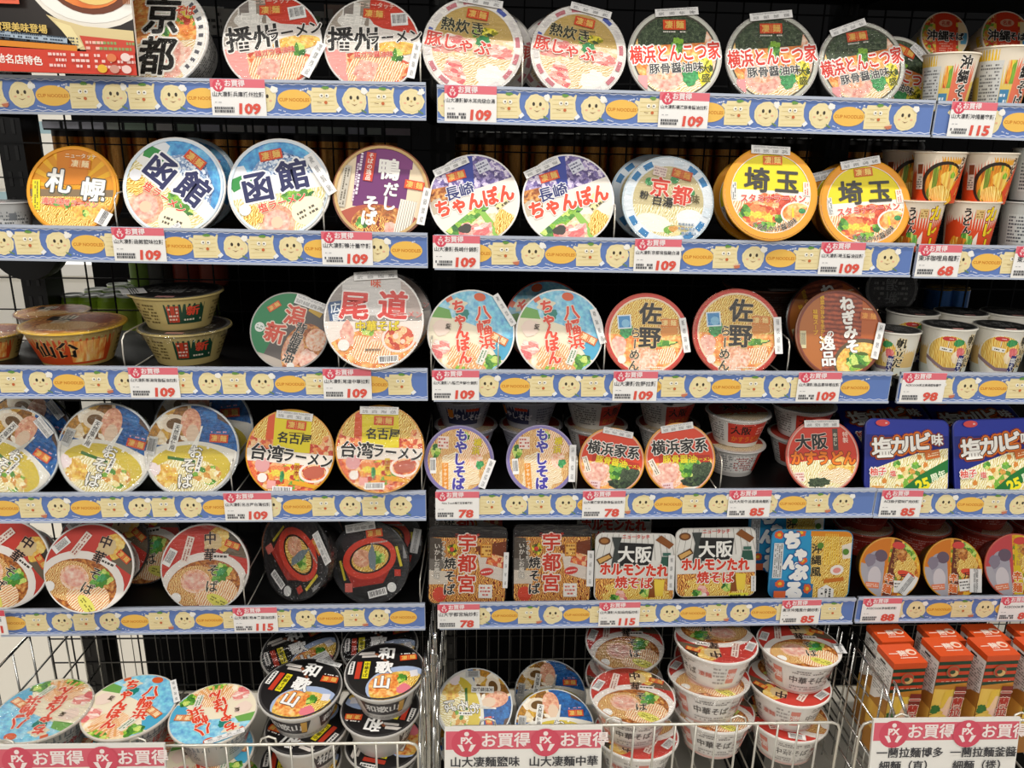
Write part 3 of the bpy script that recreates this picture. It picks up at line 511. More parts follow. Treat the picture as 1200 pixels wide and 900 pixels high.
def d_horu(a):
    a.rect('e6e3dc', 0, 0, 3, 3)
    for k in range(-6, 7): a.poly([(k*.14, 1), (k*.14+.012, 1), (k*.17+.012, .2), (k*.17, .2)], '9a968e')
    below(a, 'noodle_saucy', -.3, -.25); a.blob('noodle_yellow', 0, -.7, .9, ry=.3); a.blob('pork_pink', -.35, -.75, .16); a.blob('greens', -.5, -.78, .14, ry=.08); a.blob('greens', .28, -.62, .14); a.poly([(-.5, .65), (.46, .62), (.4, .08), (-.42, .04)], '1e1c1c')
    a.ell('6a4020', -.8, .68, .15, .1); a.ell('a87038', -.8, .68, .1, .06); a.poly([(-1, .2), (-.66, .38), (-.58, .25), (-.9, .05)], '5a3818'); a.poly([(-.96, .2), (-.68, .33), (-.62, .26), (-.9, .1)], 'd8a860'); a.poly([(.5, .72), (.86, .5), (.98, .62), (.64, .85)], '8a5020'); a.poly([(-.62, .78), (-.36, .78), (-.44, .5), (-.36, 0), (-.62, 0), (-.54, .5)], '3c4240'); a.poly([(.68, .3), (.92, .3), (.96, .05), (.64, .05)], '2c5848'); a.rect('3c6a5c', .8, .36, .2, .08); a.rect('f0d048', .62, -.5, .26, .42, -6); a.poly([(.42, -.2), (.48, -.2), (.54, -.75), (.36, -.75)], '8a4a18')
    a.text('大阪', -.02, .34, .44, 'f4f2ec', 0, .05); a.text('ホルモンたれ', -.02, -.05, .34, 'd83c24', -1, .055, 'f6f0e6', .06, sx=.86); a.text('焼そば', -.02, -.38, .32, 'd83c24', -1, .055, 'f6f0e6', .06); a.text('ニュータッチ', .0, .8, .12, 'd03c34', 0, .02)
    a.rect('e8e040', .58, -.85, .5, .12); a.fine('404020', .58, -.85, .44, .08, 1)
def d_chan(a):
    a.rect('noodle_yellow', 0, 0, 3, 3); a.poly([(-2, 2), (-.1, 2), (.12, -2), (-2, -2)], '2c98cc'); a.poly([(-2, -.3), (.1, -.5), (.1, -2), (-2, -2)], '2470a8'); a.rect('e08c20', .6, .88, 1.3, .3); a.poly([(.75, .5), (1.1, .62), (1.1, .2), (.8, .15)], 'f0e4d4'); a.rect('wood', .5, .6, .1, .5) if 0 else None
    for k in range(7): a.poly([(.32+k*.05, .8), (.34+k*.05, .8), (.34+k*.06, .0), (.31+k*.06, 0)], 'f4cc50')
    for x, y in ((-.85, .75), (-.3, .82), (-.22, .1), (-.05, -.62), (-.75, -.5)): a.blob('e06030', x, y, .11); a.blob('f0c030', x, y, .045)
    for g, x, y, h in (('ち', -.52, .62, .46), ('ゃ', -.28, .28, .36), ('ん', -.52, .06, .4), ('ぷ', -.3, -.2, .44), ('る', -.4, -.68, .5)): a.text(g, x, y, h, 'f6f4f0', 0, .09, '1c60a0', .06)
    a.text('沖縄風', .12, .12, .27, '181614', 2, .035, 'e8c878', .04, v=1, gap=1.1); a.ell('f4ece4', .66, -.12, .17, .13, 10); a.ell('e89890', .66, -.13, .1, .07, 10); a.ell('5a8830', .2, .5, .08); a.ell('5a8830', .85, .35, .08); a.rect('c87020', .6, -.38, .5, .1, 8); a.poly([(.22, -.62), (.42, -.5), (.62, -.62), (.62, -1), (.22, -1)], 'f4f0ea'); a.fine('303030', .42, -.78, .36, .3, 3, 90); a.text('ソース', .42, -.78, .1, '302c28', 0, .02, v=1); a.rect('d8d8d8', -.85, .1, .24, .9); a.fine('606060', -.85, .1, .84, .2, 4, 90); a.rect('e06838', -.75, -.8, .3, .24)

# ------------------------------------------------------------------ setting
def struct(o): o['kind'] = 'structure'; return o
b = MB(); b.box(-5, 5, -2.5, 4.2, -.05, 0, M('cfc8ba', .35)); struct(b.obj('floor'))
b = MB(); b.box(-5, 5, 4.2, 4.3, 0, 3, M('e6e2d8', .7)); struct(b.obj('wall_back'))
b = MB()
b.box(-4, -.9, 2.3, 2.9, 0, .95, 'e8e6e0'); b.box(-4, -.9, 2.25, 2.95, .95, 1.0, 'f4f2ee')
for z in (1.25, 1.55): b.box(-4, -.9, 2.45, 2.9, z, z+.03, 'f0eeea'); b.box(-4, -.9, 2.44, 2.45, z-.01, z+.04, 'a8c4cc')
for x in (-3.9, -2.4, -.95): b.box(x-.03, x+.03, 2.85, 2.9, 1, 1.9, 'd0d0cc')
tag(b.obj('store_counter'), 'white store counter with shelves far behind the left end of the rack', 'counter')

DY = [.0125, -.0045, -.0093, -.0158, .0171]
H = .049          # height of a price rail
LIP = .014        # its top stands this much above the board
ENDS = {(0, 0): ((0, 87.5), (499, 96.5)), (0, 1): ((512, 99), (1096, 117.5)), (0, 2): ((1099, 118), (1200, 121.5)),
        (1, 0): ((0, 263), (501, 273)), (1, 1): ((509, 275), (1072, 285)), (1, 2): ((1076, 286), (1200, 288)),
        (2, 0): ((0, 428.5), (501, 432)), (2, 1): ((508, 433), (1046, 436)), (2, 2): ((1056, 436), (1200, 437)),
        (3, 0): ((0, 578), (499, 575.5)), (3, 1): ((511, 575), (1027, 572.5)), (3, 2): ((1028, 573), (1200, 575)),
        (4, 0): ((19, 714.5), (498, 707.5)), (4, 1): ((515, 707), (1003, 701)), (4, 2): ((1006, 700), (1200, 698))}
LINE = {}
for k, (p, q) in ENDS.items():
    a, c = up(*p, DY[k[0]]), up(*q, DY[k[0]])
    s = (c.z-a.z)/(c.x-a.x); x0, x1 = a.x, c.x
    if k[1] == 0: x0 = x1-.722
    if k[1] == 2: x1 = x0+.722
    LINE[k] = (x0, x1, a.z+s*(x0-a.x), s)
def bay(row, x): return 0 if x < LINE[row, 0][1]+.004 else 1 if x < LINE[row, 1][1]+.002 else 2
def top(row, x):
    x0, x1, z0, s = LINE[row, bay(row, x)]
    return z0+s*(x-x0)
def srf(row, x): return top(row, x)-LIP
ROWN = ['topmost', 'second', 'third', 'fourth', 'fifth']; BAYN = ['left', 'middle', 'right']
DEPTH = .30
BLUE, CREAM, YOLK, INK = '617dba', 'ecdcaa', 'efbe58', '3c3428'
def strip_art(a, L, hgt, row, by):
    a.rect(BLUE, L/2, hgt/2, L, hgt)
    for yy, ph, cc in ((hgt-.0025, 0, 'd8dce8'), (.0035, 1, 'd8dce8')):
        n = int(L/.004); A = [(k*L/n, yy+.0009*math.sin(k*.004*420+ph)) for k in range(n+1)]
        vs = [(x, y-.0006) for x, y in A]+[(x, y+.0006) for x, y in A]
        a.put(vs, [(k, k+1, k+n+2, k+n+1) for k in range(n)], cc)
    g = random.Random(row*7+by); x = .012+g.random()*.03; seq = 'SCESCSCE'; k = g.randrange(8); my = hgt*.5
    while x < L-.02:
        t = seq[k % 8]; k += 1; a.z = .0004
        if t == 'E':
            a.ell(YOLK, x+.005, my, .0235, .0135); a.text('CUP NOODLES', x+.005, my, .0062, 'c87818', 0, .02); 
            a.blob('f2efe8', x-.021, my+.012, .004, seed=k); a.fine('d8dce8', x+.02, my+.014, .014, .004, 1, 15); a.fine('d8dce8', x-.012, my-.015, .012, .003, 1, -15); x += .046
        elif t == 'S':
            w2 = .0175
            a.poly([(x-w2, my-.0165), (x-w2-.001, my+.006), (x-w2-.006, my+.010), (x-w2-.004, my+.0135), (x-w2+.001, my+.012), (x-w2+.002, my+.0165), (x+.011, my+.0165), (x+.015, my+.0145), (x+w2, my+.0185), (x+w2+.002, my+.0175), (x+w2, my+.008), (x+w2+.001, my-.002), (x+w2+.004, my-.008), (x+w2-.001, my-.016)], CREAM)
            for j in range(5): a.rect('dcc888', x, my-.013+j*.006, .03, .0006, 2)
            a.blob('6c9a48', x+.003, my+.0165, .005, ry=.0022, seed=k); a.ell('f6f2e4', x-.003, my+.006, .0028); a.ell('f6f2e4', x+.005, my+.006, .0028); a.ell(INK, x-.0025, my+.006, .0011); a.ell(INK, x+.0045, my+.006, .0011)
            a.ell('c86838', x+.003, my-.003, .0022); a.rect('8a6a40', x-.006, my-.003, .006, .0007, -8)
            if k % 2: a.blob('c87858', x+.019, my-.013, .005, ry=.003, seed=k); a.rect('e8c8a8', x+.019, my-.0105, .01, .0015, 10)
            else: a.rect('eef0f2', x+.021, my-.012, .007, .005, 40)
            x += .043
        else:
            a.blob(CREAM, x, my, .0172, n=12, amp=.06, seed=k); a.ell('e2cf92', x, my, .0145, .0142); a.ell(CREAM, x, my, .014, .0137)
            for sx in (-1, 1): a.ell(INK, x+sx*.0048, my+.004, .0019, .0026); a.ell('e8b090', x+sx*.009, my-.002, .002, .0012)
            a.ell('c8a868', x, my+.0005, .0012); a.poly([(x-.005, my-.004), (x, my-.0055), (x+.005, my-.004), (x, my-.0066)], '8a5a38')
            a.blob('f2efe8', x+.014, my+.013, .0045, seed=k+3)
            if k % 2: a.rect('6a8a58', x+.013, my-.014, .008, .002, -30)
            x += .037
for (row, by), (x0, x1, z0, s) in LINE.items():
    y = DY[row]; L = x1-x0; z1 = z0+s*L
    sh = empty('shelf', (x0, y, z0-H))
    tag(sh, f'{ROWN[row]} black shelf in view, {BAYN[by]} bay, blue printed price rail', 'shelf', 'gondola shelves with blue price rails')
    def sheared(mb, name, smooth=False):
        mb.v = [(vx, vy, vz+s*vx) for vx, vy, vz in mb.v]; return mb.obj(name, sh, None, smooth)
    m = MB(); m.box(0, L, .004, DEPTH, H-LIP-.008, H-LIP, BLACKM); m.box(0, L, .004, .012, .004, H-LIP, BLACKM)
    for x in (.004, L-.010): m.box(x, x+.006, .02, DEPTH+.01, H-LIP-.034, H-LIP-.008, BLACKM)
    sheared(m, 'board')
    m = MB(); m.box(0, L, 0, .003, 0, H, RAIL); m.box(0, L, -.003, .003, -.002, .0015, RAIL); m.box(0, L, -.0025, .004, H-.004, H, RAIL); sheared(m, 'price_rail')
    a = Art([(0.001, .0015), (L-.001, .0015), (L-.001, H-.0045), (.001, H-.0045)], .00006); strip_art(a, L, H-.003, row, by)
    a.v = [(vx, -.0002-vz, vy) for vx, vy, vz in a.v]; sheared(a, 'printed_strip')
# shelf above the picture
for by in range(3):
    x0, x1, z0, s = LINE[0, by]; m = MB(); m.box(x0, x1, .02, .32, z0+.17, z0+.195, BLACKM); m.box(x0, x1, .012, .02, z0+.15, z0+.2, BLACKM)
    tag(m.obj('shelf'), f'black shelf above the {BAYN[by]} bay, seen only from below at the very top', 'shelf', 'gondola shelves with blue price rails')
# uprights and rear grids
for x, t in ((-.768, 'standing at the open left end of the rack'), (-.004, 'between the left and middle bays'), (.722, 'between the middle and right bays'), (1.45, 'at the right end of the rack')):
    p = empty('upright_post', (x, .33, 0))
    tag(p, f'black slotted steel upright {t}', 'upright post', 'black uprights of the rack')
    m = MB(); m.box(-.022, .022, -.02, .04, 0, 2.05, BLACKM)
    for k in range(38): m.box(-.012, -.006, -.0212, -.02, .3+k*.045, .325+k*.045, '050505'); m.box(.006, .012, -.0212, -.02, .3+k*.045, .325+k*.045, '050505')
    m.obj('column', p)
    m = MB(); m.box(-.026, .026, -.35, .36, 0.02, .1, BLACKM); m.obj('foot', p)
m = MB()
m.loft(CIRC, [(.06, -.02), (.062, 0), (.06, .02)], BLACKM, True); m.v = [(vx-.742, .27+vz, vy+1.325) for vx, vy, vz in m.v]; m.box(-.752, -.732, .27, .31, 1.30, 1.36, BLACKM)
tag(m.obj('round_bracket'), 'black round bracket on the upright at the left end of the rack', 'bracket')
for by in range(3):
    x0, x1, _, _ = LINE[2, by]; x0 -= .12*(by == 0); m = MB(); n = round((x1-x0)/.048)
    for k in range(n+1): x = x0+(x1-x0)*k/n; m.tube([(x, .312, .35), (x, .312, 1.86)], .0017, BLACK, 4)
    for k in range(int(1.5/.06)): m.tube([(x0, .309, .36+k*.06), (x1, .309, .36+k*.06)], .0017, BLACK, 4)
    tag(m.obj('back_grid'), f'black wire grid behind the {BAYN[by]} bay of shelves', 'wire grid', 'black wire grids at the back of the rack')
m = MB(); m.box(-.84, 1.5, .68, .70, .05, 2.0, M('070708', .9, spec=.1))  # added black sheet, gives the shade deep behind the cans
tag(m.obj('shade_panel'), 'added black panel standing in for the shade behind the rear grid of the rack', 'panel')
m = MB()
for z in (1.33, 1.135): m.box(-.66, 1.5, .37, .65, z-.02, z, BLACKM)
tag(m.obj('rear_shelf'), 'dark shelf boards on the far side of the rack holding the cans', 'shelf')

# ------------------------------------------------------------------ cans and bottles seen through the grid
def can_mesh(cols, label):
    m = MB(); o = [(math.cos(2*math.pi*k/20), math.sin(2*math.pi*k/20)) for k in range(20)]
    m.loft(o, [(.85, 0), (1, .12, ), (1, .5, label), (1, 3.6, cols), (1, 4.1), (.86, 4.4)], cols, False, False)
    l = MB(); l.loft(o, [(.86, 4.4), (.92, 4.46), (.92, 4.55), (.84, 4.55), (.82, 4.42)], STEEL)
    return m.mesh('can_body', True), l.mesh('can_lid')
cb, cl = can_mesh('20140c', 'can_label'); gb, gl_ = can_mesh('86a820', M('b0c448', .4)); gl_ = gl_.copy(); gl_.materials[0] = M('e4e6e2', .3)
def can(loc, r, meshes, label, group):
    o = empty('drink_can', loc); tag(o, label, 'can', group)
    for n, me in zip(('can_body', 'can_lid'), meshes): link(n, me, o, Matrix.Scale(r, 4))
zt = up(700, 157, .40).z
for k in range(33):
    px = 78+k*31
    if 478 < px < 520: continue
    P = up(px, 157, .40); can((P.x, .40, zt-.115), .0253, (cb, cl), 'dark drink can with a gold striped label standing behind the rear grid, second row', 'dark cans behind the grid')
z3 = up(130, 353, .37).z
for j in range(4):
    for k in range(5):
        P = up(84+k*22+j*3, 353, .37); can((P.x+.012*j, .375+.062*j, z3-.098), .0243, (gb, gl_), 'yellow-green drink can with a silver lid behind the left grid', 'green cans behind the left grid')
for px, c, n in ((172, '6a8a1c', 'olive green'), (222, 'a03820', 'red'), (252, 'b04a30', 'brick red'), (190, '4c4a44', 'grey')):
    P = up(px, 334, .5); m = MB(); o = [(math.cos(2*math.pi*k/20), math.sin(2*math.pi*k/20)) for k in range(20)]
    m.loft(o, [(.9, 0), (1, .15), (1, 3), (.95, 3.4), (.5, 4.4), (.4, 4.6), (.4, 5.2)], c); m.v = [tuple(q*.03 for q in v) for v in m.v]
    t = m.obj('drink_bottle', None, Matrix.Translation((P.x, .5, P.z)), True); tag(t, f'{n} drink bottle behind the left grid above the third shelf', 'bottle', 'bottles behind the left grid')
for k, (px, c) in enumerate(((1098, '2c68b0'), (1118, '2c68b0'))):
    P = up(px, 372, .36); m = MB(); o = CIRC[::2]
    m.loft(o, [(.9, 0), (1, .1), (1, 2.2), (.9, 2.4)], M(c, .3, .3)); m.loft(o, [(1.02, 0), (1.02, .1), (1.02, .2)], M('c8a040', .3, .6)); m.loft(o, [(1.01, 2.2), (.9, 2.42), (.8, 2.42)], M('c8a040', .3, .6))
    m.v = [tuple(q*.026 for q in v) for v in m.v]
    tag(m.obj('drink_can', None, Matrix.Translation((P.x, .37, P.z)), True), ['left', 'right'][k]+' one of the two blue and gold cans behind the third shelf, right bay', 'can', 'blue cans behind the right grid')
for k, (px, py, wd, cols) in enumerate(((246, 24, .05, ('e8e6e0', '58b060')), (272, 27, .055, ('e8e4dc', 'e8e4dc')), (394, 22, .04, ('e0c0b0', 'e8dcd0')), (378, 30, .03, ('d8d4cc', 'b8d0a0')))):
    P = up(px, py, .335); a = Art(None, .0003); a.rect(cols[0], 0, 0, wd, .045); a.rect(cols[1], -wd*.3, 0, wd*.34, .03); a.fine('706c68', wd*.15, 0, wd*.5, .03, 3)
    a.v = [(x, -z, y) for x, y, z in a.v]; a.box(-wd/2, wd/2, .0005, .002, -.0225, .0225, 'e8e6e0')
    tag(a.obj('shelf_card', None, Matrix.Translation(P)), ('white card with a green patch', 'plain white card', 'pinkish card', 'small pale card')[k]+' hung behind the topmost shelf, left bay', 'card', 'cards hung behind the top shelf')
a = MB(); g = random.Random(3); P = up(50, 146, .36); Q = up(490, 147, .36); x = P.x
while x < Q.x-.02:
    l = .03+g.random()*.03; a.box(x, x+l-.006, .358, .36, P.z-.006, P.z+.006, g.choice(['c8d0c8', 'e0dcd8', 'c8b8c0', 'b0c8b0', 'd8d8e4'])); x += l
a.box(P.x, Q.x, .3602, .366, P.z-.009, P.z+.009, '202022')
tag(a.obj('rear_label_strip'), 'narrow strip of pale labels behind the rear grid above the second shelf, left bay', 'label strip')

# ------------------------------------------------------------------ builders for the packs
_mesh = {}
def lid_mesh(name):
    k = ('lid', name)
    if k not in _mesh:
        f = globals()['d_'+name]; tray = name in ('karubi', 'utsu', 'horu', 'chan')
        o = rrect(1, TR[name], .17) if tray else CIRC
        a = Art(o, .0009, .0); f(a)
        if not tray: a.loft(CIRC, [(1.0, .0), (1.0, -.02)], 'e8e4dc', False, False)
        _mesh[k] = a.mesh('lid')
    return _mesh[k]
TR = {'karubi': .86, 'utsu': 1.02, 'horu': .86, 'chan': .86}
def rad(z): return .95-.27*(-z-.1)/.9
def bowl_map(x, y, z): t = x/.85; r = rad(y)+z; return (r*math.sin(t), -r*math.cos(t), y)
BODY = {}
def body(style):
    k = ('body', style)
    if k in _mesh: return _mesh[k]
    c, rim, art = BODY[style]; m = Art(None, .0015, .003, bowl_map, .12)
    m.loft(CIRC, [(1.0, .001), (1.035, -.005), (1.04, -.045), (1.0, -.06)], rim, False, False)
    m.loft(CIRC, [(1.0, -.06), (.965, -.08), (.955, -.1), (.68, -1.0), (.66, -1.02), (.6, -1.02), (.58, -.98)], c)
    if art: art(m)
    _mesh[k] = m.mesh('bowl_body'); return _mesh[k]
def b_chuka(m):
    for x in (-1.9, -.25, 1.4):
        m.text('中華そば', x+.28, -.52, .25, '5c5652', 0, .012, sx=.9); m.text('凄麺', x+.95, -.5, .17, 'd07868', 0, .02); m.rect('e08878', x-.45, -.5, .22, .5); m.text('凄', x-.45, -.5, .24, 'f6ece6', 0, .02)
        m.fine('8a8480', x+.3, -.25, .8, .14, 2); m.fine('a09a96', x+.3, -.78, .9, .16, 2); m.fine('b0a8a4', x-.75, -.5, .3, .6, 5)
    m.poly([(-2.6, -.9), (2.6, -.9), (2.6, -.96), (-2.6, -.96)], 'd8b0a8')
def b_waka(m):
    for x in (-1.4, 0, 1.4): m.poly([(x-.6, -.22), (x+.6, -.22), (x+.5, -.72), (x-.5, -.72)], '383436'); m.text('和歌山', x-.05, -.46, .3, 'e4e2e0', 0, .03); m.rect('d0a048', x+.44, -.46, .14, .44)
    m.fine('908c88', 0, -.85, 4, .12, 2)
def b_yahata(m):
    m.poly([(-2.6, -.15), (2.6, -.15), (2.6, -.35), (-2.6, -.3)], '6c747c'); m.fine('5a6068', 0, -.5, 4.6, .5, 6)
    for x in (-1.2, .9): m.text('ちゃんぽん', x, -.55, .26, 'b04848', 0, .03)
def b_sendai(m):
    m.poly([(-1.0, -.2), (1.1, -.2), (1.0, -.92), (-.9, -.92)], 'c8481c'); m.rect('broth_orange', .55, -.56, .7, .6); m.text('仙台', -.1, -.5, .46, '181614', 0, .04, 'e8a868', .03); m.fine('6a5a28', 1.5, -.55, .5, .6, 5); m.fine('6a5a28', -1.5, -.55, .6, .6, 5)
def b_niigata(m):
    m.rect('18402c', .45, -.5, .85, .6); m.rect('b83820', .2, -.5, .24, .5); m.fine('e0c0b0', .2, -.5, .2, .42, 4); m.text('新', .62, -.42, .3, 'd84830', 0, .05); m.fine('d8d0b8', .62, -.68, .4, .1, 1); m.fine('6a5a30', -.45, -.5, .6, .6, 6); m.fine('6a5a30', 1.4, -.5, .6, .6, 6)
def b_osaka(m):
    for x in (-1.2, 1.3): m.fine('706a66', x, -.5, .8, .7, 8)
    m.rect('c83828', 0, -.5, 1.3, .72); m.text('大阪', -.25, -.38, .32, '161210', 0, .04); m.text('かすうどん', 0, -.7, .22, 'd87820', 0, .03); m.fine('f0b0a0', .42, -.42, .3, .3, 3)
def b_osakaback(m):
    m.rect('e8e4de', 0, -.5, 3.4, .7); m.fine('808080', 0, -.5, 3.2, .62, 7); m.rect('f0ece6', .1, -.5, .7, .6); m.fine('b04840', .1, -.5, .64, .54, 6); m.rect('c83828', .78, -.5, .4, .7); m.rect('c83828', -1.2, -.5, .4, .7)
def b_moyashi(m):
    m.rect('282e58', .3, -.5, 1.1, .6); m.text('もやしそば', .36, -.52, .24, 'e8e4ec', -3, .03); m.rect('e88828', -.1, -.4, .18, .3); m.fine('5c5c70', -1, -.5, .9, .6, 6); m.fine('5c5c70', 1.5, -.5, .8, .6, 6); m.rect('d84820', .6, -.26, .4, .1)
def b_fine(m): m.fine('706c68', 0, -.5, 4.8, .66, 8)
def b_red(m): m.fine('c89088', 0, -.5, 4.8, .5, 5); m.rect('8a2018', 0, -.5, 1, .4)
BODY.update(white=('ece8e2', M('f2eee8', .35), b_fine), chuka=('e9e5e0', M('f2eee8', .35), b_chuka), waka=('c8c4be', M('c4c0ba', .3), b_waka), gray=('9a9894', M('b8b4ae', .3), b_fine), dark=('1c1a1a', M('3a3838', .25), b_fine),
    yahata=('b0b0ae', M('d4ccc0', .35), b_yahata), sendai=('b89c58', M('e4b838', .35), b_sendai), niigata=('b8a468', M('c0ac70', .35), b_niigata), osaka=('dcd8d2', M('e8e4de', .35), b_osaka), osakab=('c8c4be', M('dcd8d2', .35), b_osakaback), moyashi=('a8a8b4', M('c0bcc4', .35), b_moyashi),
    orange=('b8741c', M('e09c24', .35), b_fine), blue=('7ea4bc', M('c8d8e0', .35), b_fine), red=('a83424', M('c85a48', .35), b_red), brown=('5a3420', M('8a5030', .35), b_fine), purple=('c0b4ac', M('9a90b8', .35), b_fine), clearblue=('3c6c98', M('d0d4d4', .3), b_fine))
def film_mesh(outl, key):
    k = ('film', key)
    if k not in _mesh:
        g = random.Random(5); m = MB(); n = len(outl); prof = [(1.055, -.16), (1.062, -.05), (1.05, .0), (1.0, .028), (.8, .04), (.5, .046), (.2, .05)]
        for s, z in prof:
            for j, (x, y) in enumerate(outl):
                e = 1+.006*math.sin(j*1.7+s*9)*(s > .9); m.v.append((x*s*e, y*s*e, z+.006*math.sin(j*.9+s*14)*(s < 1)))
        for r in range(len(prof)-1):
            for j in range(n): m.f.append((r*n+j, r*n+(j+1) % n, (r+1)*n+(j+1) % n, (r+1)*n+j)); m.i.append(0)
        m.f.append(tuple((len(prof)-1)*n+j for j in range(n))); m.i.append(0); m.ms = [FILMS[key[1]]]
        _mesh[k] = m.mesh('shrink_wrap', True)
    return _mesh[k]
def sticker_mesh(w_, h, sd):
    k = ('st', round(w_, 2), round(h, 2), sd % 3)
    if k not in _mesh:
        a = Art(None, .002, .008); a.box(-w_/2, w_/2, -h/2, h/2, 0, .008, 'ebe9e6')
        wide = w_ >= h
        for q in range(4):
            d = (q-1.5)*.24; cx, cy = (d*w_, -h*.16) if wide else (0, d*h)
            a.fine('4a4a4c', cx, cy, min(w_, h)*.7, min(w_, h)*.4, 4, 0 if wide else 90, q+sd, .85)
        if wide: a.fine('9a9a9c', 0, h*.3, w_*.9, h*.24, 2, 0, sd)
        _mesh[k] = a.mesh('import_sticker')
    return _mesh[k]
def basis(t, roll=0, yaw=0):
    c, s = math.cos(R_(t)), math.sin(R_(t))
    return Matrix.Rotation(R_(yaw), 4, 'Z') @ Matrix(((1, 0, 0, 0), (0, s, -c, 0), (0, c, s, 0), (0, 0, 0, 1))) @ Matrix.Rotation(R_(roll), 4, 'Z')
def bowl(design, style, C, R, t, roll, yaw, label, group, film=None, st=(), cat='noodle bowl', base=None, name='noodle_bowl', deep=1.0):
    root = empty(name, (C[0], C[1], C[2]-R if base is None else base)); tag(root, label, cat, group)
    W = Matrix.Translation(Vector(C)-root.location) @ basis(t, roll, yaw)
    S3 = Matrix.Diagonal((R, R, R*deep, 1))
    link('bowl_body', body(style), root, W @ S3); li = link('lid', lid_mesh(design), root, W @ Matrix.Scale(R, 4))
    if film is not None: link('shrink_wrap', film_mesh(CIRC, ('c', film)), root, W @ Matrix.Scale(R, 4))
    for i, (x, y, w_, h, r) in enumerate(st):
        link('import_sticker', sticker_mesh(w_, h, i+len(label)), li, Matrix.Translation((x, y, .052 if film is not None else .03+.015*(math.hypot(x, y) > .8))) @ Matrix.Rotation(R_(r), 4, 'Z'))
    return root
def stand(row, design, px, wpx, roll, style, label, film=None, st=(), over=0, yaw=0, dy=.03, t=20, cat='noodle bowl'):
    "a bowl lying on its flank on the shelf, lid to the front"
    Y = DY[row]+(dy if not over else .014); R = .07; py = (95, 225, 380, 525, 660)[row]
    for _ in range(3):
        P = up(px, py, Y); s = srf(row, P.x)+(LIP if over else 0); z = s+1.04*R*math.cos(R_(t))+.03*R*math.sin(R_(t)); C = Vector((P.x, Y, z)); R = wpx/2/ppm(C)/1.04
        py = 450-FPX*((C-CAM).dot(upv))/((C-CAM).dot(fwd))
    return bowl(design, style, C, R, t, roll, yaw, label, f'noodle bowls standing on the {ROWN[row]} shelf', film, st, cat, base=s)

# ------------------------------------------------------------------ bowls standing on the shelves
TS = (0, .93, .9, .17, -4)                       # sticker along the top rim
def RS(a=0): return (.92, -.1+a, .2, .85, -6)    # sticker down the right rim
# topmost
stand(0, 'kyoto', 187, 122, -2, 'white', 'noodle bowl lettered 京都 in black beside the hanging menu card, topmost shelf', 0, yaw=-12)
stand(0, 'banshu', 319, 116, 4, 'white', 'left of the two red and white bowls lettered 播州ラーメン', 1, [(.85, -.45, .2, .8, -30)])
stand(0, 'banshu', 436, 113, -3, 'white', 'right of the two red and white bowls lettered 播州ラーメン', 0, [(.93, -.3, .17, .8, -8)])
stand(0, 'nekki', 554, 119, -4, 'white', 'left of the two pale bowls lettered 熱炊き, at the left end of the middle bay', 0, [(.1, .93, .9, .16, -5)])
stand(0, 'nekki', 678, 113, -7, 'white', 'right of the two pale bowls lettered 熱炊き, next to the 横浜 bowls', 1, [(.15, .93, .9, .16, -7)])
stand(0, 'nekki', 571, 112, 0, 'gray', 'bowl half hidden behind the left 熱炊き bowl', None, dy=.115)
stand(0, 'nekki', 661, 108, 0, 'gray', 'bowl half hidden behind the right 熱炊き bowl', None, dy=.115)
stand(0, 'yokohama', 791, 112, 1, 'gray', 'leftmost of the row of bowls lettered 横浜とんこつ家, without glare on its lid', None, [(.05, .95, .95, .17, 4)])
stand(0, 'yokohama', 905, 111, 2, 'gray', 'second 横浜とんこつ家 bowl from the left, standing straight', 1, [(.0, .95, .95, .17, 5)])
stand(0, 'yokohama', 1010, 104, 9, 'gray', 'third 横浜とんこつ家 bowl, tilted with creased clear wrap', 2, [(-.2, .9, .9, .17, 12)])
stand(0, 'yokohama', 1050, 92, -25, 'gray', '横浜とんこつ家 bowl tucked behind the tilted one at the right end of the topmost shelf', None, [(.4, .75, .7, .22, -22)], dy=.105)
# second
stand(1, 'sapporo', 85, 106, 2, 'orange', 'yellow bowl lettered 札幌 in white', None, [(.72, -.68, .3, .35, -30)])
stand(1, 'hakodate', 204, 119, -38, 'white', 'blue 函館 bowl turned clockwise, left of the pair', None, [(.55, -.82, .6, .2, 38+30)])
stand(1, 'hakodate', 222, 112, -38, 'blue', 'blue bowl mostly hidden behind the left 函館 bowl', 0, dy=.11)
stand(1, 'hakodate', 327, 120, 13, 'white', 'blue 函館 bowl turned counter-clockwise, right of the pair', None, [(.88, .1, .2, .95, 20)])
stand(1, 'kamo', 447, 115, -5, 'brown', 'purple and beige bowl lettered 鴨だしそば on the second shelf', None, [(.93, -.22, .17, .8, -6)])
stand(1, 'nagasaki', 556, 107, 17, 'white', 'left of the two bowls lettered 長崎ちゃんぽん', None, [(-.3, .85, .85, .17, 8)])
stand(1, 'nagasaki', 666, 109, 18, 'white', 'right of the two bowls lettered 長崎ちゃんぽん', None, [(-.35, .85, .85, .17, 8)])
stand(1, 'kyoto_white', 783, 109, -3, 'blue', 'pale bowl with a blue-marked rim lettered 京都', 0)
stand(1, 'kyoto_white', 766, 104, 6, 'blue', 'pale blue-rimmed bowl behind and left of the front 京都 bowl with the marked rim', None, dy=.108)
stand(1, 'saitama', 903, 113, 0, 'orange', 'left of the two yellow bowls lettered 埼玉, tipped over the rail', None, [(0, .93, .85, .18, -2)], over=1)
stand(1, 'saitama', 886, 104, 30, 'orange', 'orange-rimmed bowl peeking out behind the left 埼玉 bowl', None, dy=.112)
stand(1, 'saitama', 1014, 110, 7, 'orange', 'right of the two yellow bowls lettered 埼玉, next to the curry cups', None, [(0, .93, .9, .18, 4)])
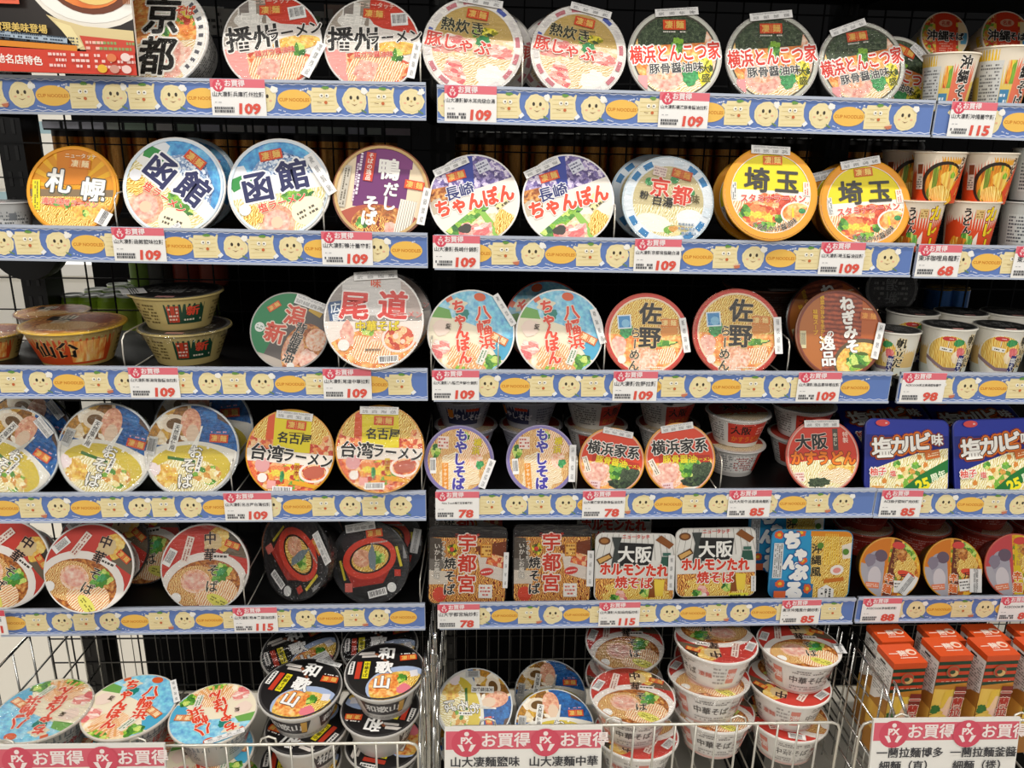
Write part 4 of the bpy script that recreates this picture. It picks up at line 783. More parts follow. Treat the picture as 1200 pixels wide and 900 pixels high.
stand(1, 'saitama', 995, 98, 5, 'orange', 'bowl with a grey sticker half hidden behind the right 埼玉 bowl', None, [(-.5, .75, .8, .22, 10)], dy=.112)
# third
stand(2, 'niigata', 339, 92, -22, 'gray', 'green and grey bowl lettered 新潟 in red', None, [(.25, .88, .85, .26, 2)], dy=.055)
stand(2, 'onomichi', 438, 117, 1, 'white', 'bowl in wrinkled clear wrap lettered 尾道 in red', 1, [(.05, .93, .9, .17, 3)], over=1)
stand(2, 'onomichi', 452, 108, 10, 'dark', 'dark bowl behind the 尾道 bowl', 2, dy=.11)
stand(2, 'yahata', 552, 103, -10, 'white', 'left of the two standing sky-blue bowls lettered 八幡浜ちゃんぽん', None, [(.68, .68, .16, .85, 42)])
stand(2, 'yahata', 656, 104, -9, 'white', 'right of the two standing sky-blue bowls lettered 八幡浜ちゃんぽん', None, [(.86, .3, .16, .85, 26)])
stand(2, 'yahata', 641, 99, 20, 'red', 'bowl hidden behind the right standing 八幡浜 bowl', None, dy=.108)
stand(2, 'sano', 758, 100, 0, 'red', 'left of the two orange bowls lettered 佐野らーめん', None, [(.92, .0, .17, .85, 8)])
stand(2, 'sano', 864, 106, 0, 'red', 'right of the two orange bowls lettered 佐野らーめん', 1, [(.93, -.05, .18, .85, 2)])
stand(2, 'negi', 984, 106, -4, 'brown', 'reddish-brown bowl lettered ねぎみその逸品 on the third shelf', None, [(.88, -.1, .17, .85, -10)])
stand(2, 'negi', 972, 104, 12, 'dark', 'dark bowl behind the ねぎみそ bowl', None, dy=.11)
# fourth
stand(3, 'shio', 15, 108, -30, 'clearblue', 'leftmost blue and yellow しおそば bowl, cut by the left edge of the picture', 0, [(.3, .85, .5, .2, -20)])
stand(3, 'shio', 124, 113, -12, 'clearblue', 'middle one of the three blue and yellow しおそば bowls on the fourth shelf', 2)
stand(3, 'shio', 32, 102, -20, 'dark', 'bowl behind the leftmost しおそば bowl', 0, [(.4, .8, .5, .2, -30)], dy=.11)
stand(3, 'shio', 224, 111, 0, 'clearblue', 'rightmost blue and yellow しおそば bowl on the fourth shelf, next to 台湾ラーメン', 1)
stand(3, 'shio', 238, 116, 8, 'clearblue', 'wrapped bowl rising behind the rightmost しおそば bowl of the fourth shelf', 1, dy=.108)
stand(3, 'taiwan', 340, 104, -3, 'orange', 'left of the two red and yellow bowls lettered 名古屋台湾ラーメン', None, [(.05, .88, .85, .18, -3)])
stand(3, 'taiwan', 445, 104, 1, 'orange', 'right of the two 名古屋台湾ラーメン bowls, with shiny creased wrap', 2, [(0, .9, .9, .18, -2)], over=1)
stand(3, 'moyashi', 538, 82, -3, 'purple', 'left of the two purple-rimmed bowls lettered もやしそば', None, [(.85, -.35, .22, .9, -18)])
stand(3, 'moyashi', 634, 82, 0, 'purple', 'right of the two purple-rimmed bowls lettered もやしそば', None, [(.93, -.1, .2, 1.1, -2)])
stand(3, 'iekei', 717, 78, -6, 'orange', 'left of the two red-topped bowls lettered 横浜家系', None, [(.1, .9, .95, .2, -5)])
stand(3, 'iekei', 797, 84, 6, 'orange', 'right of the two red-topped bowls lettered 横浜家系', None, [(0, .9, .95, .2, 3)])
stand(3, 'kasu', 964, 88, 2, 'red', 'standing red-topped bowl lettered 大阪かすうどん', None, [(0, .9, .98, .2, -1)])
# fifth
stand(4, 'chuka', 6, 104, -38, 'chuka', 'leftmost red and white 中華そば bowl on the fifth shelf, cut by the picture edge', None, dy=.05)
stand(4, 'chuka', 104, 104, -24, 'chuka', 'red and white 中華そば bowl tipped out over the rail of the fifth shelf', None, over=1, t=24)
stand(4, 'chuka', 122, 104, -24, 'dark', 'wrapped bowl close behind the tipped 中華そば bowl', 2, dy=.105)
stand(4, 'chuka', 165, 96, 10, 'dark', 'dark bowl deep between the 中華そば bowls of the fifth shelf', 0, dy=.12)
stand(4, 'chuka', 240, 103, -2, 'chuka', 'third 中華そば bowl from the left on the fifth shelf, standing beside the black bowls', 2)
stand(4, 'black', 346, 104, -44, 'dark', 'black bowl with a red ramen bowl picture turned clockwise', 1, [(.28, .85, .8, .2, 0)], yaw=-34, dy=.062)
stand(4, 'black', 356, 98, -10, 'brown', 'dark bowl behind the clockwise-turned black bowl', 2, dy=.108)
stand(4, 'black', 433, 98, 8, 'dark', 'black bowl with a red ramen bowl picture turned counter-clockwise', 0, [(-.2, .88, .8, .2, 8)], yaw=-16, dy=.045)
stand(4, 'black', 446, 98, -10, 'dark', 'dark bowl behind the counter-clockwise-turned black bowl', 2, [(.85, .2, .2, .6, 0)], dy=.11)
stand(4, 'spicy', 1043, 73, -8, 'orange', 'left of the two orange spicy noodle bowls lettered 辛麺', None, [(.6, -.45, .4, .7, -32)])
stand(4, 'spicy', 1117, 71, 0, 'orange', 'right of the two orange spicy noodle bowls lettered 辛麺', None, [(.75, -.4, .42, .8, -2)])
stand(4, 'spicy_red', 1191, 76, 4, 'red', 'spicy noodle bowl with a yellow stripe at the right picture edge', None)

# ------------------------------------------------------------------ bowls lying flat
def flat(design, style, px, py, Y, wpx, label, group, lean=88, roll=0, film=None, st=(), C=None, yaw=0):
    P = Vector(C) if C else up(px, py, Y)
    return bowl(design, style, P, wpx/2/ppm(P)/1.04, lean, roll, yaw, label, group, film, st)
def onshelf(row, design, style, px, wpx, dy, label, n=0, roll=0, film=None, st=(), lean=88, deep=1.0):
    "flat bowl on the shelf, n bowls up in its stack"
    Y = DY[row]+dy; P = up(px, (95, 240, 390, 500, 620)[row], Y); R = wpx/2/ppm(P)/1.04
    deep = .8 if row == 2 else 1.0; z = srf(row, P.x)+(1.022+n*1.03)*R*deep
    return bowl(design, style, Vector((P.x, Y, z)), R, 89, roll, 0, label, f'noodle bowls stacked flat on the {ROWN[row]} shelf', film, st, deep=deep)
onshelf(2, 'sendai_lid', 'sendai', 88, 114, .09, 'yellow-rimmed bowl lettered 仙台 on its orange side, lying flat', 0, 5, 1)
onshelf(2, 'sendai_lid', 'sendai', -14, 80, .10, 'wrapped bowl lying flat at the left picture edge, third shelf', 0, 0, 1)
onshelf(2, 'sendai_lid', 'brown', 66, 80, .24, 'bowl lying flat behind the 仙台 bowl', 0, 0, 2)
onshelf(2, 'plain_dark', 'niigata', 218, 104, .10, 'lower of the two stacked tan bowls with green labels', 0, 0, 2)
onshelf(2, 'plain_dark', 'niigata', 212, 104, .10, 'upper of the two stacked tan bowls with green labels', 1, 0, None, [(-.78, -.45, .5, .6, 30)])
onshelf(2, 'plain_dark', 'dark', 884, 92, .225, 'lower dark bowl lying flat behind the right 佐野 bowl', 0, 0, 1)
onshelf(2, 'plain_dark', 'brown', 888, 92, .225, 'upper dark bowl lying flat behind the right 佐野 bowl', 1, 0, None, [(.2, -.95, .8, .25, 0)])
for k, (px, st_, nm) in enumerate(((546, 'moyashi', 'left もやしそば'), (622, 'moyashi', 'right もやしそば'), (698, 'white', 'left 横浜家系'), (782, 'white', 'right 横浜家系'))):
    onshelf(3, 'white_lid', 'osaka' if k > 1 else st_, px, 74, .2, f'lower bowl of the flat stack behind the {nm} bowl', 0, 0, 2)
    onshelf(3, 'white_lid', 'osaka' if k > 1 else st_, px-3, 73, .2, f'upper bowl of the flat stack behind the {nm} bowl', 1, (-20, -60, 50, 30)[k], 2, [(-.6, -.8, .8, .3, 30)] if k > 0 else ())
    if k < 2: onshelf(3, 'white_lid', 'moyashi', px+2, 72, .2, f'topmost bowl of the flat stack behind the {nm} bowl', 2, -50, None)
onshelf(3, 'white_lid', 'osakab', 862, 73, .115, 'lower flat 大阪 bowl left of the かすうどん bowl, ingredients side in front', 0)
onshelf(3, 'white_lid', 'osaka', 863, 75, .115, 'upper flat 大阪 bowl left of the かすうどん bowl, red side in front', 1, 8, 1)
onshelf(3, 'white_lid', 'osakab', 938, 73, .15, 'lower bowl of the stack right behind the standing かすうどん bowl', 0, 30)
onshelf(3, 'white_lid', 'osaka', 938, 74, .15, 'upper bowl of the stack right behind the standing かすうどん bowl', 1, 10, 1)
for k, px in enumerate((1010, 1077, 1148, 1216)):
    for n in range(2):
        onshelf(4, 'white_lid', 'red', px, 66, .2, f"{('lower', 'upper')[n]} bowl of the {('first', 'second', 'third', 'fourth')[k]} dark stack from the left behind the spicy bowls", n, 20*k, 2)

# ------------------------------------------------------------------ square trays
def tray(row, design, px, wpx, t, roll, body_c, label, dy=.03, st=(), film=None, depth=.5, n=0, py=None):
    Y = DY[row]+dy; hh = TR[design]; R = .06; py = py or (95, 225, 380, 525, 660)[row]
    for _ in range(3):
        P = up(px, py, Y); z = srf(row, P.x)+n+R*hh*1.03*math.cos(R_(t))+.002; C = Vector((P.x, Y, z)); R = wpx/2/ppm(C)/1.03
        py = 450-FPX*((C-CAM).dot(upv))/((C-CAM).dot(fwd))
    root = empty('noodle_tray', (C.x, C.y, srf(row, C.x))); tag(root, label, 'noodle tray', f'square noodle trays on the {ROWN[row]} shelf')
    W = Matrix.Translation(C-root.location) @ basis(t, roll, 0) @ Matrix.Scale(R, 4)
    k = ('tray', design, body_c)
    if k not in _mesh:
        m = MB(); o = rrect(1, hh, .2); m.loft(o, [(1, 0), (1.03, -.01), (1.03, -.05), (.97, -.07), (.86, -depth), (.8, -depth-.02)], body_c); _mesh[k] = m.mesh('tray_body')
    link('tray_body', _mesh[k], root, W); li = link('lid', lid_mesh(design), root, W)
    if film is not None: link('shrink_wrap', film_mesh(rrect(1, hh, .2), (design, film)), root, W)
    for i, (x, y, w_, h, r) in enumerate(st): link('import_sticker', sticker_mesh(w_, h, i+len(label)), li, Matrix.Translation((x, y, .05)) @ Matrix.Rotation(R_(r), 4, 'Z'))
    return root
tray(3, 'karubi', 1063, 101, 18, -1, '1c2880', 'left of the two blue trays lettered 塩カルビ味')
tray(3, 'karubi', 1168, 103, 18, 2, '1c2880', 'right of the two blue trays lettered 塩カルビ味, at the right picture edge')
tray(3, 'karubi', 1043, 108, 70, 0, '1c2880', 'blue tray lying behind the left 塩カルビ味 tray', dy=.15, st=[(-.1, -.55, 1.0, .35, 0)], n=.047)
tray(3, 'karubi', 1152, 108, 70, 0, '1c2880', 'blue tray lying behind the right 塩カルビ味 tray', dy=.15, st=[(-.2, -.5, .5, .4, 0)], n=.047)
tray(4, 'utsu', 548, 92, 14, -1, '181414', 'left of the two trays lettered 宇都宮焼そば', st=[(1.0, -.1, .13, .95, -1)], film=1)
tray(4, 'utsu', 647, 92, 14, 0, '181414', 'right of the two trays lettered 宇都宮焼そば', st=[(1.0, -.1, .17, .95, -1)], film=0)
tray(4, 'utsu', 546, 88, 10, 0, '181414', 'dark-lidded tray behind the left 宇都宮焼そば tray', dy=.13, film=2, n=.028)
tray(4, 'horu', 744, 95, 14, -1, 'e0dcd4', 'left of the two white trays lettered 大阪ホルモンたれ焼そば', st=[(.92, -.1, .16, .9, 0)])
tray(4, 'horu', 839, 95, 14, 1, 'e0dcd4', 'right, slightly raised one of the two white 大阪ホルモンたれ焼そば trays', st=[(.95, -.55, .12, .4, 0)], n=.009)
tray(4, 'horu', 720, 90, 12, 0, '40241a', 'brown tray in the dark behind the left 大阪ホルモンたれ焼そば tray', dy=.14, film=2, n=.03)
tray(4, 'chan', 950, 97, 10, -1, '2c88b8', 'front blue and yellow tray lettered ちゃんぷる 沖縄風')
tray(4, 'chan', 921, 90, 10, 0, '2c88b8', 'blue and yellow tray behind and left of the front ちゃんぷる tray', dy=.09, n=.022)

# ------------------------------------------------------------------ tall cups
def cup_map(hh, tp):
    def f(x, y, z): t = x; r = 1-tp*(-y/hh)+z; return (r*math.sin(t), -r*math.cos(t), y)
    return f
def cup_mesh(kind, hh, tp, colr):
    k = ('cup', kind)
    if k in _mesh: return _mesh[k]
    a = Art(None, .0015, .003, cup_map(hh, tp), .12)
    a.loft(CIRC, [(.98, .0), (1.05, .0), (1.06, -.05), (1.0, -.08), (1.0-tp, -hh), (.9-tp, -hh)], colr)
    globals()['c_'+kind](a); _mesh[k] = a.mesh('cup_body'); return _mesh[k]
def c_curry(a):
    a.poly([(-1.6, -.15), (1.6, -.15), (1.6, -2.1), (-1.6, -2.1)], 'd84a1c'); a.poly([(-.1, -.2), (.9, -.2), (.8, -.5), (0, -.5)], 'e0a030'); a.ell('2a1c14', .15, -1.3, .95, .92); a.ell('curry', .2, -1.35, .84, .84); a.ell('noodle_yellow', .1, -1.7, .5, .34); a.blob('broth_gold', .35, -1.1, .35); a.blob('greens', .5, -.95, .12)
    a.rect('e8dcd0', -.95, -1, .36, 1.1, 3); a.rect('8a4020', -.95, -.72, .28, .4, 3); a.fine('605850', -.95, -1.25, .28, .5, 5, 3); a.text('うどん', .88, -.7, .34, '1c1410', -8, .04, 'e8c8a0', .04, v=1); a.poly([(.55, -1.6), (1.2, -.4), (1.3, -.4), (.8, -2)], 'd84a1c')
def c_curryred(a):
    a.poly([(-1.6, -.12), (1.6, -.12), (1.6, -2.1), (-1.6, -2.1)], 'd8481c'); a.text('カレー', .42, -1.12, .6, 'f0d020', 2, .06, '7a3008', .05, v=1, gap=1.05); a.text('うどん', -.55, -.8, .36, '1a1410', 4, .05, 'f0e0d0', .04, v=1); a.rect('d8b878', -.12, -.5, .32, .36); a.fine('8a6020', -.12, -.5, .24, .28, 3)
    a.blob('greens', -.5, -1.6, .3); a.poly([(-.2, -1.5), (-.05, -1.2), (0, -2), (-.2, -2)], 'f0e0d4'); a.blob('curry', -.8, -1.8, .4); a.fine('e8c8b8', 1.1, -1, 1.5, .16, 2, 88)
def c_okinawa(a):
    a.poly([(-1.7, -.12), (1.7, -.12), (1.7, -2.4), (-1.7, -2.4)], 'e8c860'); a.poly([(.2, -.12), (1.2, -.12), (1.0, -2.4), (.1, -2.4)], 'e87858'); a.poly([(-1.7, -.12), (-.5, -.12), (-.5, -.5), (-1.7, -.5)], 'ecc020'); a.rect('d4d4d0', -.75, -1.3, .9, 1.6); a.fine('707070', -.75, -1.3, .8, 1.4, 12); a.rect('chili_mix', .0, -.9, .3, .8); a.rect('4888b0', -.1, -1.9, .35, .8); a.fine('e8f0f4', -.1, -1.9, .3, .6, 3)
    a.text('沖縄そば', .62, -1.15, .52, '181412', 0, .06, 'f8f0e4', .06, v=1, gap=1.0)
def c_hotate(a):
    a.st *= .8
    a.poly([(-1.7, -.12), (1.7, -.12), (1.7, -1.6), (-1.7, -1.9)], 'd8b878'); a.poly([(-1.7, -1.6), (1.7, -1.6), (1.7, -2.5), (-1.7, -2.5)], 'd8dcd0'); a.ell('e6e4dc', -.25, -1.2, .86, .95); a.ell('noodle_yellow', -.2, -1.0, .8, .72); a.ell('broth_white', .25, -1.15, .3, .3); a.blob('pork_pink', .3, -.95, .2); a.poly([(-1.1, -1.3), (-.3, -1.75), (.5, -1.75), (.5, -1.6), (-.3, -1.6), (-1.1, -1.15)], '907880')
    a.blob('spin', .15, -.55, .24, ry=.14); a.ell('c83838', -.25, -.4, .26, .09); a.fine('f0d8d0', -.25, -.4, .36, .07, 1); a.text('帆立だし', .72, -1.15, .46, '1c1814', -4, .05, 'e8d8b0', .06, v=1, gap=1.0); a.rect('2c3474', .36, -1.55, .26, .95, -5); a.text('塩そば', .36, -1.55, .26, 'f0eee8', -5, .03, v=1); a.rect('f0ece0', -.3, -.85, .5, .16, -6); a.fine('403830', -.3, -.85, .44, .1, 1, -6); a.blob('90b0a0', -.55, -2.0, .08)
def c_whitecup(a): a.rect('dcdcda', 0, -1, 2.6, 1.5); a.fine('606466', 0, -1, 2.4, 1.3, 9); a.rect('787c80', .5, -.6, .3, .3)
def c_darkcup(a): a.rect('2c3428', 0, -.2, 2.8, .3); a.rect('c8ccc8', -.3, -1.1, 1.2, 1.2); a.fine('50545a', -.3, -1.1, 1.1, 1.1, 8); a.rect('809068', .6, -1.1, .5, 1)
def cup(kind, lidd, C, R, hh, tp, colr, label, group, roll=0, M4=None, film=None, deg=90):
    root = empty('noodle_cup', (C[0], C[1], C[2]-hh*R if deg == 90 else C[2]-R)); tag(root, label, 'noodle cup', group)
    W = Matrix.Translation(Vector(C)-root.location) @ basis(deg, 0, roll) @ Matrix.Scale(R, 4)
    link('cup_body', cup_mesh(kind, hh, tp, colr), root, W); link('lid', lid_mesh(lidd), root, W)
    return root
def shelfcup(row, kind, lidd, px, wpx, dy, hh, tp, colr, label, n=0, roll=0):
    Y = DY[row]+dy; P = up(px, (95, 240, 410, 500, 620)[row], Y); R = wpx/2/ppm(P)/1.06; z = srf(row, P.x)+hh*R*(n+1)+n*.002
    return cup(kind, lidd, (P.x, Y, z), R, hh, tp, colr, label, f'noodle cups on the {ROWN[row]} shelf', roll)
shelfcup(0, 'okinawa', 'okinawa', 1110, 62, .05, 2.2, .22, 'e8dcc8', 'left upright 沖縄そば cup on the topmost shelf, right bay', roll=-30)
shelfcup(0, 'okinawa', 'okinawa', 1172, 66, .05, 2.35, .22, 'e8dcc8', 'right upright 沖縄そば cup on the topmost shelf, right bay', roll=-14)
for k, (px, w_, tx) in enumerate(((1107, 54, 'left'), (1179, 56, 'right'))):
    Y = DY[0]+.15; P = up(px, 42, Y); R = w_/2/ppm(P); s = srf(0, P.x)
    cup('okinawa', 'okinawa', (P.x, Y, P.z), R, 2.2, .2, 'e8dcc8', f'{tx} 沖縄そば cup lying with its red lid to the front behind the upright cups', 'noodle cups on the topmost shelf', deg=18)
    hz = (P.z-R*1.1-s)/R; cup('okinawa', 'okinawa', (P.x, Y+.03, s+hz*R), R, hz, .2, 'e8dcc8', f'upright 沖縄そば cup under the {tx} lying cup', 'noodle cups on the topmost shelf') if hz > .5 else None
Y = DY[0]+.15
for n, kd in ((0, 'curryred'), (1, 'curry')):
    for k, px in enumerate(((1076, 1140), (1092, 1151))[n]):
        shelfcup(1, kd, 'okinawa', px, (60, 57)[n], .05, 2.05, .17, 'e0d4c0', f"{('left', 'right')[k]} {('red cup lettered カレー in the lower layer', 'cup with a curry picture in the upper layer')[n]} of the curry udon cups", n, roll=-20 if n else -6)
shelfcup(1, 'curry', 'okinawa', 1053, 54, .14, 2.05, .17, 'e0d4c0', 'curry udon cup in the dark behind the left upper curry cup', 1, roll=-10)
shelfcup(1, 'curryred', 'okinawa', 1053, 54, .14, 2.05, .17, 'e0d4c0', 'curry udon cup in the dark behind the left lower curry cup', 0, roll=-10)
shelfcup(1, 'darkcup', 'plain_dark', 1206, 60, .05, 2.05, .17, 'b8bcb8', 'lower dark-rimmed cup at the right picture edge, second shelf', 0, roll=-25)
shelfcup(1, 'darkcup', 'plain_dark', 1208, 60, .05, 2.05, .17, '34342c', 'upper dark cup at the right picture edge, second shelf', 1, roll=-25)
shelfcup(1, 'whitecup', 'plain_dark', 6, 58, .05, 1.25, .15, 'b8b8b6', 'small grey cup with an ingredients panel at the left picture edge, second shelf', 0, roll=15)
for k, px in enumerate((1047, 1107, 1168)):
    shelfcup(2, 'hotate', 'plain_dark', px, (54, 60, 60)[k], .055, 2.0, .17, 'dcd8cc', ('leftmost 帆立だし cup, beside the brown bowl', 'middle 帆立だし cup of the three', 'rightmost 帆立だし cup at the picture edge')[k], 0, roll=(-55, -12, -14)[k])
for k, px in enumerate((1062, 1118, 1172)):
    shelfcup(2, 'hotate', 'plain_dark', px, 58, .15, 2.0, .17, 'dcd8cc', f"{('left', 'middle', 'right')[k]} 帆立だし cup of the second line behind the front three", 0, roll=-12)
# dark lid leaning out of the back of the third shelf
P = up(1045, 338, DY[2]+.2)
bowl('plain_dark', 'dark', P, 30/ppm(P), 10, 180, 0, 'black lid with grey print facing front at the back of the third shelf', 'noodle bowls standing on the third shelf', 2)
P = up(1042, 372, DY[2]+.22); flat('plain_dark', 'dark', 1045, 374, DY[2]+.2, 74, 'dark bowl under the black lid at the back of the third shelf', 'noodle bowls stacked flat on the third shelf', film=2)

# ------------------------------------------------------------------ price tags
def hot_logo(a, x, y, r, fg='d8485c', bg='f2d8d8'):
    a.ell(fg, x, y, r); a.text('PX', x, y+r*.2, r*.62, bg, 0, .05)
    a.ring if 0 else None
    a.poly([(x-r*.62, y-r*.1), (x-r*.3, y-r*.1), (x-r*.12, y-r*.55), (x-r*.3, y-r*.62)], bg); a.poly([(x+r*.62, y-r*.1), (x+r*.3, y-r*.1), (x+r*.12, y-r*.55), (x+r*.3, y-r*.62)], bg); a.ell(bg, x, y+r*.66, r*.16)
def price_tag(row, px, wpx, prod, price, label, band=1.0):
    Y = DY[row]; P = up(px, (112, 285, 450, 593, 725)[row], Y); w_ = wpx/ppm(P); x = P.x; s = LINE[row, bay(row, x)][3]; t = top(row, x); h = H-.001
    a = Art([(-w_/2, 0), (w_/2, 0), (w_/2, h), (-w_/2, h)], .00005)
    a.rect('f1efec', 0, h/2, w_, h); a.rect('e0707c', 0, h-.0055, w_, .011); hot_logo(a, -w_/2+.0115, h-.0085, .0085, 'd84c60')
    a.text('お買得', -w_*.05, h-.0056, .0095, 'f8ecec', 0, .03)
    gw = len(prod)*.0092; sz = min(.0092, w_*.95/len(prod)); a.text(prod, 0, h*.585, sz, '34343a', 0, .012)
    a.fine('9a9a9c', -w_*.38, h*.36, w_*.14, .002, 1, 0, 3); a.fine('56565a', -w_*.27, h*.16, w_*.36, .0085, 2, 0, len(prod), .95, .8)
    a.text(price, w_*.2, h*.2, .0185, 'dc5546', 0, .045, sx=1.2 if len(price) == 3 else 1.3, sk=.08)
    a.box(-w_/2, w_/2, 0, h, -.0006, 0, 'e8e6e2')
    a.v = [(vx, -vz, vy+s*vx) for vx, vy, vz in a.v]
    o = a.obj('price_tag', None, Matrix.Translation((x, Y-.0031, t-H+.0005))); tag(o, label, 'price tag', 'white price tags on the shelf rails')
pt = price_tag
pt(0, 280, 63, '山大凄麵兵庫播州拉麵', '109', 'price tag 109 under the 播州ラーメン bowls')
pt(0, 551.5, 61, '山大凄麵鮮木耳肉燉白湯', '109', 'price tag 109 under the left 熱炊き bowl')
pt(0, 802, 59, '山大凄麵橫濱豚骨醬油拉麵', '109', 'price tag 109 under the leftmost 横浜とんこつ家 bowl')
pt(0, 1143, 55, '山大凄麵沖繩蕎麥麵', '115', 'price tag 115 under the 沖縄そば cups')
pt(1, 164, 60, '山大凄麵函館鹽味拉麵', '109', 'price tag 109 under the left 函館 bowl')
pt(1, 407, 59, '山大凄麵鴨汁蕎麥麵', '109', 'price tag 109 under the 鴨だしそば bowl')
pt(1, 535, 55, '山大凄麵長崎什錦麵', '109', 'price tag 109 under the left 長崎ちゃんぽん bowl')
pt(1, 771, 55, '山大凄麵京都背脂雞白湯', '109', 'price tag 109 under the blue-rimmed 京都 bowls')
pt(1, 988, 53, '山大凄麵埼玉醬油拉麵', '109', 'price tag 109 under the 埼玉 bowls')
pt(1, 1102, 52, '東洋咖哩烏龍麵', '68', 'price tag 68 under the curry udon cups')
pt(1, 1215, 50, '東洋狐烏龍麵', '68', 'price tag cut by the right picture edge on the second shelf')
pt(2, 182, 57, '山大凄麵新潟背脂醬油拉麵', '109', 'price tag 109 under the flat tan bowls')
pt(2, 407.5, 56, '山大凄麵尾道中華拉麵', '109', 'price tag 109 under the 尾道 bowl')
pt(2, 534, 55, '山大凄麵八幡濱海鮮什錦麵', '109', 'price tag 109 under the left standing 八幡浜 bowl')
pt(2, 744, 52, '山大凄麵佐野拉麵', '109', 'price tag 109 under the left 佐野 bowl')
pt(2, 959, 51, '山大凄麵逸品蔥味噌拉麵', '109', 'price tag 109 under the brown ねぎみそ bowl')
pt(2, 1081, 52, 'ACECOOK帆立高湯鹽味蕎麥', '98', 'price tag 98 under the 帆立だし cups')
pt(3, 291.5, 55, '山大凄麵名古屋台灣拉麵', '109', 'price tag 109 under the left 台湾ラーメン bowl')
pt(3, 536, 51, 'New Touch橫濱豆芽蕎麥麵', '78', 'price tag 78 under the left もやしそば bowl')
pt(3, 707, 50, '山大橫濱家系豚骨醬油拉麵', '78', 'price tag 78 under the 横浜家系 bowls')
pt(3, 877, 50, '山大大阪牛油渣湯烏龍麵', '85', 'price tag 85 under the flat 大阪 bowls')
pt(3, 1054, 49, 'ACE柚子鹽味烤肉炒麵', '85', 'price tag 85 under the blue 塩カルビ味 trays')
pt(4, 300, 51, '山大凄麵熊本黑蒜油拉麵', '115', 'price tag 115 under the clockwise-turned black bowl')
pt(4, 537.5, 49, '山大宇都宮燒炒麵', '78', 'price tag 78 under the 宇都宮焼そば trays')
pt(4, 725, 48, '山大凄麵大阪燒肉醬炒麵', '115', 'price tag 115 under the 大阪ホルモンたれ trays')
pt(4, 936, 46, '東洋沖繩風什錦炒麵', '85', 'price tag 85 under the ちゃんぷる trays')
pt(4, 1029.5, 46, 'ACECOOK辛味乾拌麵', '88', 'price tag 88 under the orange 辛麺 bowls')
pt(4, 1189, 46, 'ACECOOK辛味拌麵', '88', 'price tag at the right picture edge on the fifth shelf')
P = up(4, 728, 0); m = Art(None, .0001); m.rect('f0eeea', 0, 0, .05, .047); m.rect('d84c5c', 0, .018, .05, .011); m.text('麵', .014, .006, .009, '34343a', 0, .02); m.rect('d8483c', .016, -.013, .004, .014); m.box(-.025, .025, -.0235, .0235, -.001, 0, 'e8e6e2'); m.v = [(x, -z, y) for x, y, z in m.v]
tag(m.obj('price_tag', None, Matrix.Translation((P.x-.018, -.004, P.z))), 'price tag of the neighbouring rack cut by the left picture edge', 'price tag')

# ------------------------------------------------------------------ hanging menu card
P = up(163, 89, -.008); k_ = 1/ppm(P); a = Art([(-230, 0), (0, 0), (0, 150), (-230, 150)], .25)
a.rect('241c18', -115, 75, 230, 150); a.ell('ece6da', -45, 100, 70, 51); a.ell('broth_brown', -45, 105, 52, 52) if 0 else a.ell('f4f0e8', -45, 102, 67, 47); a.ell('6a3418', -44, 106, 52, 42); a.ell('broth_orange', -46, 104, 44, 34); a.ell('e8c878', -40, 98, 32, 24); a.ell('f4dca0', -36, 96, 22, 15); a.ell('f6d080', -34, 104, 12, 9)
for k in range(5): a.poly([(-9+k*1.8, 76), (-7.8+k*1.8, 76), (-4+k*1.8, 150), (-6+k*1.8, 150)], 'a06038')
a.poly([(-96, 62), (-84, 58), (-55, 51), (0, 48), (0, 26), (-62, 26)], 'd8c490'); a.poly([(-88, 56), (-70, 51), (-58, 30), (-66, 26)], 'e8d8a0'); a.poly([(-61, 41), (0, 37), (0, 24), (-55, 24)], 'c84430'); a.fine('8aa060', -25, 31, 50, 12, 2); a.fine('e8b8a8', -45, 31, 20, 12, 2)
a.rect('a4b4c4', -120, 38, 90, 6, -4); a.fine('2c3c4c', -118, 37, 110, 10, 3, -3); a.rect('d88420', -150, 30, 170, 6, -2); a.poly([(-230, 27), (-60, 24), (0, 25), (0, 0), (-230, 0)], 'cc3c28')
a.text('各地名店特色', -137, 13, 10.5, 'f6ece4', -2, .03); a.text('味實現美味登場', -130, 47, 10, 'd8b860', -2, .03)
for k in range(4): a.fine('ecc8c0', -88+k*26, 14, 20, 18, 3, 0, k)
for k, (x, y, c) in enumerate(((-38, 6, 'e0b030'), (-24, 6, 'c89080'), (-26, 18, 'd87848'), (-10, 19, 'e8d0c8'), (-10, 6, 'e8c8c0'))): a.ell(c, x, y, 5.5, 4.5)
a.rect('e06040', -176, 98, 110, 54); a.rect('f0a070', -176, 98, 106, 50) if 0 else None; a.rect('c83824', -176, 98, 103, 46); a.text('麵', -143, 97, 34, 'd8b858', -2, .06, '7a2818', .03); a.text('凄', -190, 97, 34, 'd8b858', -2, .06, '7a2818', .03)
a.box(-230, 0, 0, 150, -4, 0, 'e0d8cc'); a.v = [(x*k_, -z*k_, y*k_) for x, y, z in a.v]
tag(a.obj('menu_card', None, Matrix.Translation(P) @ Matrix.Rotation(R_(.6), 4, 'Y')), 'large black and red printed card with a ramen bowl at the top left corner', 'sign')

